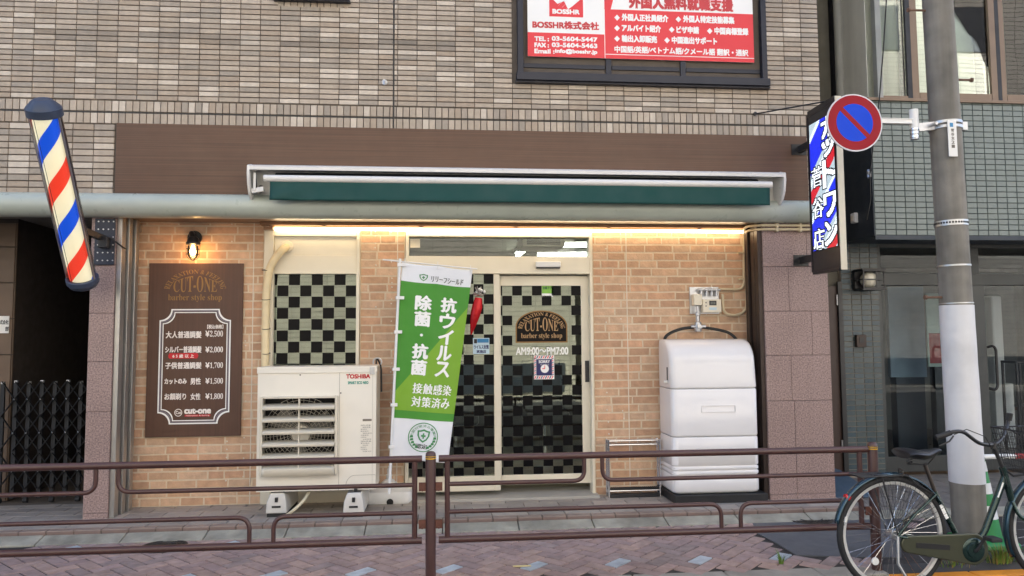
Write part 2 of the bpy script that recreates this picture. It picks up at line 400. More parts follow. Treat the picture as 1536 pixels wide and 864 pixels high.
big_window(LW[0], LW[1], LW[2], LW[2]+1.3, 0)
# brown fascia band
MB().box(-2.72, 3.311, -.03, .01, 2.70, 3.327).build('fascia', wood_mat('fascia_wood_film', rgb(93,66,48), (.7,8,120), .2), shop, bevel=.004)
# half-round metal beam
bm_ = MB(); rings = []
for X in (-6.0, 3.345):
    pr = [(.0, 2.528)]+[(-.05-.105*math.cos(a), 2.625+.1*math.sin(a)) for a in [(-PI/2+PI*k/16) for k in range(17)]]+[(.0, 2.724)]
    rings.append([(X, y, z) for y, z in pr])
bm_.loft(rings); bm_.build('canopy_beam', mat('grey_green_enamel', rgb(176,184,174), .3, var=.05, grime=.12, spec=.6), shop, smooth=40)
# soffit and trim under the beam
so_ = MB(); so_.box(-2.75, 2.872, -.04, .4, 2.556, 2.63); so_.build('soffit', mat('soffit_board', rgb(140,116,96), .6, var=.08), shop)
tr = MB(); tr.box(-1.62, 2.868, .30, .398, 2.525, 2.553); tr.build('soffit_trim', mat('wood_trim', rgb(150,112,82), .5, var=.1, scale=14), shop)
# granite piers
m_gran = mat('pink_granite', rgb(154,131,125), .42, var=.6, scale=85, grime=.15, streak=.06, spec=.35)
def pier(x0, x1, y0, y1, zs, split=None):
    b = MB(); g_ = .0025
    for a, c in zip(zs, zs[1:]):
        if split:
            k_ = split[zs.index(a)]; b.box(x0, k_-g_/2, y0, y1, a+g_, c); b.box(k_+g_/2, x1, y0, y1, a+g_, c)
        else: b.box(x0, x1, y0, y1, a+g_, c)
    b.build('granite_pier', m_gran, shop, bevel=.003)
zz = [TZ-.02]+[P(1200, y, 0).z for y in (741, 601, 533, 467, 400)]+[2.6]
xs = [3.2]+[P(x, 500, 0).x for x in (1189, 1185, 1220, 1186, 1216)]
xs = [P(x, 550, 0).x for x in (1190, 1190, 1187, 1220, 1187, 1216)]
pier(2.876, 3.48, 0, .62, zz, xs)
zz = [TZ-.02]+[P(150, y, 0).z for y in (770, 618, 543, 470, 398)]+[2.6]
pier(-2.905, -2.712, 0, .62, zz)
# vertical guide rails at both ends of the brick wall
gr = MB(); gr.box(-2.710, -2.67, .02, .10, TZ, 2.55); gr.box(-2.711, -2.655, .13, .2, TZ, 2.55); gr.box(-2.711, -2.64, .23, .3, TZ, 2.55)
gr.build('shutter_guide', m_alu, shop, bevel=.004)
gr = MB(); gr.box(2.835, 2.874, .02, .09, TZ, 2.55); gr.box(2.845, 2.874, .12, .2, TZ, 2.55); gr.box(2.83, 2.874, .23, .3, TZ, 2.55)
gr.build('shutter_guide', mat('dark_bronze', rgb(62,52,48), .4, .5), shop, bevel=.004)
# brick cladding: every brick a rough-edged slab in cream pointing
BY = .4
m_point = mat('cream_pointing', rgb(210,192,166), .9, var=.1, scale=20, bump=.002, bscale=80)
m_brick = mat('tan_brick', attr=True, rough=.85, var=.16, scale=16, bump=.004, bscale=55, grime=.08)
bcols = [rgb(200,164,134), rgb(194,156,125), rgb(207,173,144), rgb(188,151,122), rgb(198,166,138), rgb(202,160,129)]
def bricks(x0, x1, z0, z1, seams=()):
    b = MB(); H_ = .0745; j = 0; z = z0
    while z < z1-.01:
        zt = min(z+H_, z1); x = x0 - random.uniform(0, .15)
        while x < x1:
            l = random.choice((.14,.17,.2,.22,.25,.27)); a0, a1 = max(x0, x), min(x1, x+l)
            if a1-a0 > .025:
                g_ = .0046; jt = lambda s: random.uniform(-s, s); d = .007
                pts = [(a0+g_, z+g_), ((a0+a1)/2, z+g_), (a1-g_, z+g_), (a1-g_, zt-g_), ((a0+a1)/2, zt-g_), (a0+g_, zt-g_)]
                o_ = [(u+jt(.0025), v+jt(.0022)) for u, v in pts]; cu, cv = (a0+a1)/2, (z+zt)/2
                i = b.vs([(u, BY, v) for u, v in o_] + [(u+(.004 if u < cu-.001 else -.004 if u > cu+.001 else 0), BY-d-jt(.001), v+(.004 if v < cv else -.004)) for u, v in o_])
                c = jit3(random.choice(bcols), .05); b.face([i+6+q for q in range(6)], c)
                for q in range(6): b.face((i+q, i+(q+1)%6, i+6+(q+1)%6, i+6+q), c)
            x += l
        z = zt; j += 1
    wl = b.build('brick_wall', m_brick, shop, recalc=False)
    MB().box(x0-.002, x1+.002, BY-.0045, BY+.14, z0, z1).build('pointing', m_point, wl)
    if seams:
        s = MB()
        for sx in seams:
            s.box(sx-.004, sx+.004, BY-.0095, BY-.001, z0, z1)
            z = z0+.1
            while z < z1:
                s.lathe([(.001,-.012), (.007,-.0105), (.008,-.008)], (sx-.2+random.uniform(-.008,.008), BY, z), 7, 'y') if random.random() < .5 else None
                s.lathe([(.001,-.012), (.006,-.0105), (.007,-.008)], (sx+random.uniform(-.006,.006)-.055, BY, z+.03), 7, 'y') if random.random() < .5 else None
                z += random.choice((.04,.07,.11,.16))
        s.build('caulked_seam', mat('white_caulk', rgb(214,206,190), .7), wl)
B1 = (P(187,600,BY).x, P(393,600,BY).x); B2 = (P(540,500,BY).x, P(607,500,BY).x); B3 = (P(890,500,BY).x, 2.874)
bricks(B1[0], B1[1], TZ, 2.556, [P(379,500,BY).x]); bricks(B2[0], B2[1], TZ, 2.556, [P(596,500,BY).x]); bricks(B3[0], B3[1], TZ, 2.556, [P(941,500,BY).x])
# side window of the shop: cream panel over checkered glass
wx0, wx1 = B1[1]+.004, B2[0]-.004; zt = P(470,355,BY).z; zg = P(470,411,BY).z; zg0 = .55
f = MB(); f.box(wx0, wx0+.085, BY-.03, BY+.09, TZ, 2.556); f.box(wx1-.03, wx1, BY-.03, BY+.09, TZ, 2.556); f.box(wx0+.085, wx1-.03, BY-.03, BY+.09, zt, 2.556)
f.box(wx0+.085, wx1-.03, BY-.012, BY+.09, zg, P(470,383,BY).z); f.box(wx0+.085, wx1-.03, BY-.005, BY+.09, P(470,383,BY).z, zt); f.box(wx0+.085, wx1-.03, BY-.02, BY+.09, TZ, zg0)
win = f.build('side_window', m_cream, shop, bevel=.004)
GX0, GX1 = wx0+.085, wx1-.03
MB().box(GX0, GX1, BY+.03, BY+.036, zg0, zg).build('pane', m_glass, win)
m_film = mat('black_film', (.003,.003,.004), .35, var=.1, spec=.12)
def checker(x0, x1, z0, z1, pit, par, y, parent, skip=None, from_right=True):
    b = MB(); n = math.ceil((x1-x0)/pit); r = math.ceil((z1-z0)/pit)
    for j in range(r):
        for i in range(n):
            if (i+j+par) % 2: continue
            a1 = x1-i*pit; a0 = max(x0, a1-pit*.97); b1 = z1-j*pit; b0 = max(z0, b1-pit*.97)
            if skip and skip(a0, a1, b0, b1): continue
            if a1-a0 > .01 and b1-b0 > .01: b.box(a0, a1, y-.0012, y-.0004, b0, b1)
    return b.build('checker_film', m_film, parent)
checker(GX0, GX1, zg0, zg, .1015, 1, BY+.03, win)
# entrance: transom, header, fixed light and sliding door
ex0, ex1 = P(608,550,BY).x, P(889.5,550,BY).x
z = lambda py, px=750: P(px, py, BY).z
f = MB(); xm = P(745,550,BY).x
f.box(ex0, ex0+.03, BY-.035, BY+.1, TZ, 2.548); f.box(ex1-.025, ex1, BY-.035, BY+.1, TZ, 2.548)
f.box(ex0+.03, ex1-.025, BY-.035, BY+.1, z(356), 2.548); f.box(ex0+.03, ex1-.025, BY-.03, BY+.1, z(411), z(385))
f.box(P(741,550,BY).x, P(750,550,BY).x, BY-.01, BY+.06, .13, z(411)); f.box(ex0+.03, P(741,550,BY).x, BY-.01, BY+.06, .13, z(713)); 
ent = f.build('entrance_frame', m_cream, shop, bevel=.004)
MB().box(ex0+.03, ex1-.025, BY+.03, BY+.036, z(385), z(356)).build('transom_pane', m_glass_clear, ent)
MB().box(P(615,370,BY).x, P(630,370,BY).x, BY+.018, BY+.028, z(371,620), z(358,620)).build('vent_cover', m_cream, ent)
fx1 = P(741,550,BY).x
MB().box(ex0+.03, fx1, BY+.02, BY+.026, z(713), z(411)).build('fixed_pane', m_glass, ent)
PIT = P(874,500,BY).x-P(859.2,500,BY).x
checker(ex0+.03, fx1, z(713), z(411), PIT, 0, BY+.02, ent)
MB().box(ex0-.02, ex1+.02, BY-.14, BY+.3, TZ-.02, TZ+.022).build('threshold', mat('threshold_stone', rgb(170,166,158), .6, var=.08, grime=.15), shop, bevel=.004)
dx0, dx1 = P(749,550,BY).x, P(886.5,550,BY).x; gx0, gx1 = P(752.5,550,BY).x, P(874.5,550,BY).x; dz1, dz0 = z(413), z(728,820); gz1, gz0 = z(428), z(713,820)
DY = BY+.06
f = MB(); f.box(dx0, gx0, DY, DY+.035, dz0, dz1); f.box(gx1, dx1, DY, DY+.035, dz0, dz1); f.box(gx0, gx1, DY, DY+.035, gz1, dz1); f.box(gx0, gx1, DY, DY+.035, dz0, gz0)
door = f.build('sliding_door', m_cream, shop, bevel=.003)
MB().box(gx0, gx1, DY+.012, DY+.018, gz0, gz1).build('door_pane', m_glass, door)
sgx0, sgx1, sgz0, sgz1 = P(773.5,500,DY).x, P(851.5,500,DY).x, P(820,514,DY).z, P(820,465.5,DY).z
def skp(a0, a1, b0, b1):
    j = round((gz1-b1)/PIT); i = round((gx1-a1)/PIT)
    return (2 <= j <= 7 and 1 <= i <= 6) or (j == 0 and i in (3,))
checker(gx0, gx1, gz0, gz1, PIT, 0, DY+.012, door, skp)
h = MB(); h.box(P(877.5,550,DY).x, P(884,550,DY).x, DY-.006, DY, P(880,573,DY).z, P(880,541,DY).z); h.box(P(879,550,DY).x, P(882.5,550,DY).x, DY-.012, DY-.006, P(880,556,DY).z, P(880,549,DY).z)
h.build('handle', mat('dark_handle', rgb(58,58,60), .4, .4), door, bevel=.002)
# emblem and hours on the door glass
fd = facade(DY+.012)
def dome(grow, n=20):
    cx = (sgx0+sgx1)/2; hw = (sgx1-sgx0)/2+grow; zb = sgz0-grow; zm = sgz0+(sgz1-sgz0)*.5
    return [(cx-hw, zb), (cx+hw, zb)]+[(cx+hw*math.cos(PI*k/n), zm+(sgz1+grow-zm)*math.sin(PI*k/n)) for k in range(n+1)]
MB().prism(dome(.0), fd, .0006, .0018).build('emblem_edge', m_goldink, door)
MB().prism(dome(-.012), fd, .0018, .0028).build('emblem', mat('emblem_film', (.012,.010,.009), .5, spec=.1), door)
def emblem_text(mb, m, cx, zb, W, Hh, w):
    "arched words, the tall shop name and the small line, in a block W wide and Hh high from zb up"
    rx, rz = W*.5, Hh*.66; z0 = zb+Hh*.30
    def warp_arc(a, b):
        t = PI*(.955-.91*a); r = 1-.19*(1-b); return cx+rx*r*math.cos(t), z0+rz*r*math.sin(t)
    text(mb, caps_serif('RELAXATION & FEELING'), m, 0, 1, 0, 1, 0, w, warp_arc)
    def warp_arch(a, b):
        u = 2*a-1; top = .31+.19*(1-abs(u)**1.6); return cx+u*W*.345, zb+Hh*(.29+top*b)
    text(mb, caps_serif('CUT-ONE'), m, 0, 1, 0, 1, 0, w, warp_arch)
    text(mb, caps_serif('barber style shop'), m, cx-W*.425, cx+W*.425, zb, zb+Hh*.225, 0, w)
mb = MB(); emblem_text(mb, fd, (sgx0+sgx1)/2, sgz0+.03, (sgx1-sgx0)*.93, (sgz1-sgz0)*.88, .0034); mb.build('emblem_lettering', mat('emblem_gold', rgb(176,140,96), .5, var=.04), door)
mb = MB(); tpx(mb, 'AM9:00～PM7:00', 774, 521, 852, 532, DY+.012, .0018, .0012); mb.build('hours_lettering', m_wink, door)
def flat(mb, x0, y0, x1, y1, Y, w0, w1):
    a = P(x0, y1, Y); b = P(x1, y0, Y); mb.box(a.x, b.x, Y-w1, Y-w0, a.z, b.z); return mb
# sorry-closed clock notice, left as a card stuck on the glass
nt_ = thing('clock_notice', 'navy clock card with red white and blue striped border stuck on the glass door', 'notice', P(815,552,DY+.01))
flat(MB(), 801, 533, 831, 569, DY+.012, .0036, .0052).build('card', m_wink, nt_)
b = MB(); br = MB()
for k_ in range(10):
    for yy in (533.6, 564):
        xx = 801+k_*3.2
        if xx+4 < 832:
            (b if k_ % 2 else br).prism([(P(xx,551,DY).x, P(815,yy+4.2,DY).z), (P(xx+1.7,551,DY).x, P(815,yy+4.2,DY).z), (P(xx+3.9,551,DY).x, P(815,yy,DY).z), (P(xx+2.2,551,DY).x, P(815,yy,DY).z)], facade(DY+.012), .0052, .0058)
    for xx in (801.3, 828):
        yy = 536.5+k_*3
        if yy < 562: (br if k_ % 2 else b).prism([(P(xx,551,DY).x, P(815,yy+3.3,DY).z), (P(xx+2.6,551,DY).x, P(815,yy+1.6,DY).z), (P(xx+2.6,551,DY).x, P(815,yy,DY).z), (P(xx,551,DY).x, P(815,yy+1.6,DY).z)], facade(DY+.012), .0052, .0058)
b.build('border_stripe', mat('navy_ink', rgb(30,34,92), .5), nt_); br.build('border_stripe', m_redink, nt_)
flat(MB(), 804.3, 538.5, 827.6, 563.4, DY+.012, .0058, .0066).build('panel', mat('navy_ink'), nt_)
c = P(817, 553, DY+.012)
MB().lathe([(.001,-.0076), (.039,-.0076), (.039,-.0066)], c, 28, 'y').build('clock_face', m_wink, nt_)
b = MB(); b.box(c.x-.003, c.x+.003, c.y-.0086, c.y-.0078, c.z, c.z+.03); b.box(c.x-.024, c.x, c.y-.0086, c.y-.0078, c.z-.003, c.z+.004); b.build('clock_hand', m_redink, nt_)
mb = MB(); tpx(mb, 'SORRY', 808, 540.5, 824.5, 544.5, DY+.012, .0012, .0068); tpx(mb, 'We are closed', 810, 546, 823, 548, DY+.012, 0, .0068); mb.build('lettering', m_wink, nt_)
gs = thing('green_sticker', 'small green and white sticker at the top of the sliding door glass', 'sticker', P(822,435,DY))
flat(MB(), 813, 427.5, 829.5, 440, DY+.012, .0004, .0012).build('panel', mat('green_sticker', rgb(128,186,70), .5), gs)
flat(MB(), 813, 440.1, 829.5, 445.5, DY+.012, .0004, .0012).build('lower_strip', m_wink, gs)
mb = MB(); tpx(mb, '自動ドア', 814.5, 430, 828, 434, DY+.012, .0008, .0013); mb.build('lettering', mat('dark_green_ink', rgb(30,90,50), .5), gs)
bs = thing('blue_sticker', 'pale blue and white poster sticker on the fixed glass beside the green banner', 'sticker', P(722,519,BY+.02))
flat(MB(), 709.5, 507, 734, 531, BY+.02, .0014, .0022).build('panel', mat('pale_blue_ink', rgb(190,214,226), .5), bs)
b = MB(); flat(b, 716, 508, 733, 514, BY+.02, .0022, .0028); b.build('header', mat('blue_ink', rgb(52,128,178), .5), bs)
b = MB(); flat(b, 711, 508.5, 715.5, 515, BY+.02, .0022, .0028); b.build('emblem', m_blackink, bs)
mb = MB(); tpx(mb, 'ウイルス対策', 711, 517.5, 733, 523.5, BY+.02, .001, .0024); tpx(mb, '実施店', 715, 525, 729, 529.5, BY+.02, .001, .0024); mb.build('lettering', mat('navy_ink'), bs)
# red tasselled ornament hanging in the door glass
on = thing('red_ornament', 'glossy red twisted ornament with a silver ruffle hanging on the fixed glass beside the banner', 'ornament', P(712,465,BY))
oc = [P(718,447,BY), P(716,460,BY), P(713,472,BY), P(710,486,BY), P(706.5,502,BY)]
MB().tube([Vector((p.x, BY-.02, p.z)) for p in oc], [.035,.048,.045,.03,.006], 10).build('body', mat('red_foil', rgb(196,24,32), .25, .3, bump=.006, bscale=40), on, smooth=60)
b = MB(); random.seed(4)
for k_ in range(26):
    a = random.uniform(0, 2*PI); q = P(718,440,BY); l = random.uniform(.03,.07)
    e = Vector((q.x+math.cos(a)*l, BY-.02+random.uniform(-.03,.02), q.z+math.sin(a)*l*.8+.01)); s0 = Vector((q.x, BY-.02, q.z-.02))
    b.quad(s0, s0+Vector((.01,0,.004)), e+Vector((.008,-.004,.01)), e)
b.build('ruffle', mat('silver_foil', (.7,.68,.66), .25, .8), on)
b = MB(); q = P(722,436,BY)
for dx, dz in ((0,0), (.025,-.012), (-.02,.01)): b.lathe([(.001,-.013), (.009,-.009), (.013,0), (.009,.009), (.001,.013)], (q.x+dx, BY-.045, q.z+dz), 10)
b.build('bead', m_wink, on, smooth=60)
# automatic door sensor
sn = thing('door_sensor', 'white automatic door sensor bar on the cream header over the sliding door', 'sensor', P(821,398,BY-.03))
b = MB(); a0 = P(803,403,BY-.03); a1 = P(840,393,BY-.03); b.box(a0.x, a1.x, BY-.075, BY-.031, a0.z+.012, a1.z); b.build('housing', m_white, sn, bevel=.006)
MB().box(a0.x+.006, a1.x-.006, BY-.07, BY-.033, a0.z, a0.z+.0115).build('lens', m_black, sn)
# the room behind the glass
rm = MB(); rm.box(-2.72, 2.8, 5.0, 5.1, TZ, 2.6); rm.box(-2.75, -2.65, .56, 5, TZ, 2.6); rm.box(2.75, 2.85, .64, 5, TZ, 2.6)
rm.build('room_wall', mat('room_paint', rgb(176,172,160), .8), shop)
rm = MB(); rect_tiles(rm, lambda u, v, w: Vector((u, v, TZ+w)), -2.65, 2.75, .64, 5, .9, .12, .004, lambda i, j: jit3(rgb(176,164,140), .07), t=.006, stagger=True)
rm.build('room_floor', mat('room_boards', attr=True, rough=.35, var=.1), shop)
MB().box(-2.65, 2.75, .56, 5, 2.57, 2.6).build('room_ceiling', mat('room_ceiling', rgb(112,114,98), .8), shop)
m_lamp = mat('room_tube_light', (.9,.9,.9), emit=(1,.98,.92), es=3.5)
def tube_light(a, b, lab):
    a, b = G(*a, 2.5), G(*b, 2.5); t = thing('ceiling_light', lab, 'ceiling light', (a+b)/2, 'tube lights on the shop ceiling')
    MB().bar(a+Vector((0,0,.05)), b+Vector((0,0,.05)), .09, .04).build('base', m_white, t, bevel=.004)
    MB().tube([a, b], .022, 10).build('tube', m_lamp, t, smooth=50)
tube_light((776,384), (797,367), 'slanting lit tube light seen through the transom, leftmost of the three')
tube_light((806,383), (884,382.2), 'long lit tube light seen along the bottom of the transom over the door')
tube_light((832,368.5), (884,367.6), 'short lit tube light seen near the top right corner of the transom')
ac_ = thing('ceiling_cassette', 'square beige unit on the shop ceiling seen through the transom glass', 'ceiling unit', G(815,366,2.55))
q = G(815,366,2.5); MB().box(q.x-.25, q.x+.2, q.y-.2, q.y+.3, 2.45, 2.568).build('casing', m_cream, ac_, bevel=.01)
b = MB(); [b.box(q.x-.2, q.x+.15, q.y-.21, q.y-.2, 2.47+i*.02, 2.478+i*.02) for i in range(4)]; b.build('grille', m_black, ac_)
def barber_chair(x, y, lab):
    t = thing('barber_chair', lab, 'barber chair', (x, y, TZ), 'barber chairs inside the shop'); m_l = mat('black_leather', (.015,.015,.018), .4)
    MB().lathe([(.001,0), (.3,0), (.3,.03), (.08,.05), (.06,.4), (.12,.42), (.001,.42)], (x, y, TZ), 20).build('base', m_chrome, t, smooth=40)
    MB().box(x-.27, x+.27, y-.27, y+.27, TZ+.42, TZ+.56).build('seat', m_l, t, bevel=.04)
    MB().obox((x, y+.3, TZ+.85), Vector((.25,0,0)), Vector((0,.06,-.015)), Vector((0,.08,.32))).build('backrest', m_l, t, bevel=.03)
    MB().obox((x, y+.4, TZ+1.25), Vector((.13,0,0)), Vector((0,.05,0)), Vector((0,.02,.09))).build('headrest', m_l, t, bevel=.02)
    for s in (-1, 1): MB().box(x+s*.31-.035, x+s*.31+.035, y-.25, y+.22, TZ+.66, TZ+.72).build('armrest', m_l, t, bevel=.02)
barber_chair(.15, 2.6, 'black barber chair dimly seen through the fixed glass left of the sliding door')
barber_chair(1.25, 2.7, 'black barber chair dimly seen through the lower checkered glass of the sliding door')
ct = thing('mirror_counter', 'dark styling counter along the back of the shop behind the door glass', 'counter', (.6, 4.7, TZ))
MB().box(-2.3, 2.5, 4.5, 4.98, TZ, TZ+.8).build('cabinet', mat('dark_walnut', (.03,.02,.016), .4), ct, bevel=.01)
MB().box(-2.3, 2.5, 4.45, 4.98, TZ+.803, TZ+.84).build('counter_top', m_black, ct)
# left entrance: dark stair passage with tiled cheek
pm_ = mat('brown_cheek_tile', attr=True, rough=.5, var=.1)
b = MB(); rect_tiles(b, facade(.8), -6, P(21,500,.8).x, TZ, 2.6, .23, .33, .006, lambda i, j: jit3(rgb(104,84,66), .08)); b.build('cheek_tiles', pm_, shop, recalc=False)
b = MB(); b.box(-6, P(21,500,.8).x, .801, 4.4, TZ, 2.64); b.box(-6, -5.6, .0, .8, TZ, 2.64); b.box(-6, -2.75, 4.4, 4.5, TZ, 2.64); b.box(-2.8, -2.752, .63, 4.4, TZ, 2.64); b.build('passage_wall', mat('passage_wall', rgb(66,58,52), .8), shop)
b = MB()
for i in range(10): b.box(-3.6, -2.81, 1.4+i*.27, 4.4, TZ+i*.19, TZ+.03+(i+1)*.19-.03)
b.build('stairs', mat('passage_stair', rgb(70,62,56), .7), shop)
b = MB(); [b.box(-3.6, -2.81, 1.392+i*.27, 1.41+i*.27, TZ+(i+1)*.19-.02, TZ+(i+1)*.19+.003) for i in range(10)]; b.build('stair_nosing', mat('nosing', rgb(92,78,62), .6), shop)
#@@PART3
random.seed(11)
# ------------------------------------------------------------------ awning
AY = -.03
aw = thing('awning', 'retracted green fabric awning in a long white case on the brown fascia', 'awning', P(770,275,AY))
ax0, ax1 = P(376,250,-.14).x, P(1169.5,261,-.14).x; at_ = P(770,254,-.26).z; 
m_aw = mat('white_enamel', rgb(222,220,216), .3, var=.02, grime=.05)
ab_ = at_-.30
prof = [(-.032, at_+.03), (-.13, at_+.028), (-.24, at_+.012), (-.262, at_-.004), (-.262, at_-.032), (-.25, at_-.032), (-.245, at_-.016), (-.04, at_+.002), (-.032, at_+.0)]
b = MB(); b.loft([[(X, y, zz_) for y, zz_ in prof] for X in (ax0+.02, ax1-.02)]); b.box(ax0+.02, ax1-.02, -.05, -.032, ab_+.06, at_)
b.build('case', m_aw, aw, smooth=30)
for X in (ax0, ax1-.022):
    pl = [(-.032, at_+.034), (-.18, at_+.03), (-.262, at_+.006), (-.268, at_-.06), (-.25, at_-.15), (-.21, at_-.22), (-.15, at_-.262), (-.10, at_-.272), (-.032, at_-.272)]
    MB().prism(pl, lambda u, v, w: Vector((X+w, u, v)), 0, .022).build('end_cap', m_aw, aw, bevel=.006)
fy = -.25; bx0, bx1 = P(396,270,fy).x, P(1157,277,fy).x; bz = P(770,271.5,fy).z; bz = (P(400,268,fy).z+P(1150,277,fy).z)/2
MB().tube([(bx0, fy, bz), (bx1, fy, bz)], .03, 16).build('front_bar', m_aw, aw, smooth=40)
b = MB(); X0, X1 = P(405,290,fy).x, P(1154,290,fy).x; vz0 = (P(405,301.5,fy).z+P(1154,307,fy).z)/2; n = 130
def vy(u, t): return fy-.012+.006*math.sin(u*9)*t+.0035*math.sin(u*31+2)*t + .012*t*math.exp(-((u-.03)/.05)**2)*math.sin(t*5+u*60)
rows = []
for j in range(9):
    t = j/8; rows.append([(X0+(X1-X0)*i/n, vy(i/n, t), bz-.01+(vz0-bz+.01)*t) for i in range(n+1)])
b.loft(rows, cap=False, closed=False); o = b.build('valance', mat('green_awning_fabric', rgb(18,70,67), .75, var=.06, scale=3), aw, smooth=80)
sd_ = o.modifiers.new('thickness', 'SOLIDIFY'); sd_.thickness = .002
b = MB(); b.tube([(ax0+.06, -.06, at_-.17), (ax0+.10, -.2, at_-.165)], .02, 12); b.tube([(ax0+.05, -.2, at_-.05), (ax0+.06, -.21, at_-.19)], .014, 10); b.tube([(ax0+.2, -.1, at_-.07), (ax1-.2, -.1, at_-.07)], .05, 14)
b.build('roller', m_black, aw, smooth=40)
b = MB(); b.bar((ax0+.03, -.2, at_-.2), (ax0+.13, -.22, at_-.185), .03, .04); b.bar((ax0+.055, -.22, at_-.05), (ax0+.055, -.22, at_-.2), .02, .02); b.build('arm', m_aw, aw, bevel=.004)
mb = MB(); text(mb, 'TENKOTEN', lambda u, v, w: Vector((u, fy-.031-w, v)), P(406,270,fy).x, P(420,270,fy).x, bz-.004, bz+.006, 0, .0005) if False else None
# ------------------------------------------------------------------ LED strip under the soffit
lx0, lx1 = P(412,343,.33).x, P(1115,347,.33).x; lz = (P(412,342.5,.33).z+P(1115,348,.33).z)/2
ls = thing('strip_light', 'long glowing warm white strip light under the beam over the shop front', 'strip light', ((lx0+lx1)/2, .33, lz))
MB().tube([(lx0, .33, lz), (lx1, .33, lz)], .013, 12).build('tube', mat('warm_led', (.9,.85,.7), emit=(1,.80,.50), es=3.4), ls, smooth=50)
b = MB(); b.box(lx0-.05, lx1+.02, .335, .396, lz+.0165, lz+.022+.006); b.box(lx0-.09, lx0-.01, .3, .36, lz-.012, lz+.015)
[b.box(lx0+(lx1-lx0)*t-.015, lx0+(lx1-lx0)*t+.015, .31, .35, lz+.0165, lz+.026) for t in (.1,.3,.5,.7,.9)]
b.build('bracket', mat('wood_trim'), ls)
# ------------------------------------------------------------------ bulkhead wall lamp
q = P(290,352,BY); wl = thing('wall_lamp', 'black marine style wall lamp with glowing caged bulb above the brown price board', 'wall lamp', q)
ly = BY-.13; zc = P(290,366,ly).z; lx = P(289.5,372,ly).x
MB().lathe([(.001,-.03), (.055,-.03), (.062,-.02), (.06,.0)], (q.x+.02, BY-.008, P(297,357,BY).z), 24, 'y').build('wall_plate', m_black, wl, smooth=40)
MB().tube(fillet([(q.x+.02, BY-.03, P(297,355,BY).z), (q.x+.01, ly+.03, P(297,352,BY).z+.01), (lx, ly, zc+.05)], .05), .022, 12).build('neck', m_black, wl, smooth=50)
MB().lathe([(.001,.07), (.03,.066), (.045,.05), (.052,.02), (.06,.012), (.06,-.004), (.05,-.008), (.001,-.008)], (lx, ly, zc), 24).build('cap', m_black, wl, smooth=40)
MB().lathe([(.044,-.008), (.046,-.06), (.043,-.10), (.03,-.128), (.001,-.138)], (lx, ly, zc), 24).build('glass_jar', glass_mat('lamp_glass', 1.4, (.98,.93,.85)), wl, smooth=50)
MB().lathe([(.010,-.012), (.014,-.03), (.022,-.055), (.024,-.075), (.016,-.095), (.001,-.10)], (lx, ly, zc), 18).build('bulb', mat('warm_bulb', (.9,.7,.4), emit=(1,.55,.2), es=16), wl, smooth=50)
b = MB()
for zz_, r in ((-.045,.056), (-.09,.054)): b.tube(arc((lx, ly, zc+zz_), r, 0, 2*PI, 24, (1,0,0), (0,1,0))[:-1], .0028, 6, closed=True)
for a in range(6):
    a = a*PI/3+.3; d = Vector((math.cos(a), math.sin(a), 0)); b.tube([Vector((lx,ly,zc-.0))+d*.056, Vector((lx,ly,zc-.1))+d*.054, Vector((lx,ly,zc-.132))+d*.034, Vector((lx,ly,zc-.147))], .0026, 6)
b.build('cage', m_black, wl)
# ------------------------------------------------------------------ price board
pb = thing('price_board', 'dark brown price board with gold shop emblem and white framed list of haircut prices', 'sign board', P(291,525,BY-.02))
bx = (P(221,520,BY-.03).x, P(363,520,BY-.03).x, P(290,655,BY-.03).z, P(290,395,BY-.03).z)
SY = BY-.034; MB().box(bx[0], bx[1], SY, BY-.012, bx[2], bx[3]).build('board', wood_mat('board_wood_film', rgb(84,56,42), (60,8,.9), .12), pb, bevel=.002)
fs = facade(SY)
e0 = P(291,456,SY); mb = MB(); emblem_text(mb, fs, P(293,430,SY).x, P(293,453,SY).z, .54, .30, .001); mb.build('emblem_lettering', m_goldink, pb)
def plaque(inset):
    x0, x1 = P(237.5,560,SY).x+inset, P(345,560,SY).x-inset; z0, z1 = P(290,636,SY).z+inset, P(290,463.5,SY).z-inset; r = .098; cnr = []
    for cx, cz, a0, a1 in ((x0+inset*0, z0, PI/2, 0), (x1, z0, PI, PI/2), (x1, z1, 3*PI/2, PI), (x0, z1, 2*PI, 3*PI/2)):
        cnr += [(cx+r*math.cos(a0+(a1-a0)*k/8), cz+r*math.sin(a0+(a1-a0)*k/8)) for k in range(9)]
    return cnr
for i_, (ins, wd, mm) in enumerate(((0,.011,m_wink), (.013,.009,mat('grey_blue_ink', rgb(112,106,116), .5)), (.027,.008,m_wink))):
    A, B = plaque(ins), plaque(ins+wd); b = MB(); n = len(A); i = b.vs([fs(u,v,.0014) for u,v in A]+[fs(u,v,.0014) for u,v in B])
    for k in range(n): b.face((i+k, i+(k+1)%n, i+n+(k+1)%n, i+n+k))
    b.build('border', mm, pb)
mb = MB()
for s, y0, y1, x0, x1 in (('大人普通調髪', 497, 507, 249, 302), ('シルバー普通調髪', 519.5, 529, 248, 302), ('子供普通調髪', 543.5, 553, 248, 302), ('カットのみ', 568, 576, 247, 280), ('男性', 567, 576.5, 286, 301), ('お顔剃り', 590, 599.5, 247, 279), ('女性', 590, 599.5, 286, 300.5)):
    tpx(mb, s, x0, y0, x1, y1, SY, .0016, .0014)
for s, y0, y1 in (('¥2,500', 495, 507), ('¥2,000', 519, 530.5), ('¥1,700', 542.5, 554), ('¥1,500', 566, 577.5), ('¥1,800', 589, 600.5)):
    tpx(mb, '¥', 308.5, y0+1.3, 314, y1-2, SY, .0018, .0014); tpx(mb, caps_serif(s[1:]), 315, y0+1, 334.5, y1-.8, SY, .0, .0014)
tpx(mb, '【税込価格】', 311, 487, 335, 493, SY, .0008, .0014)
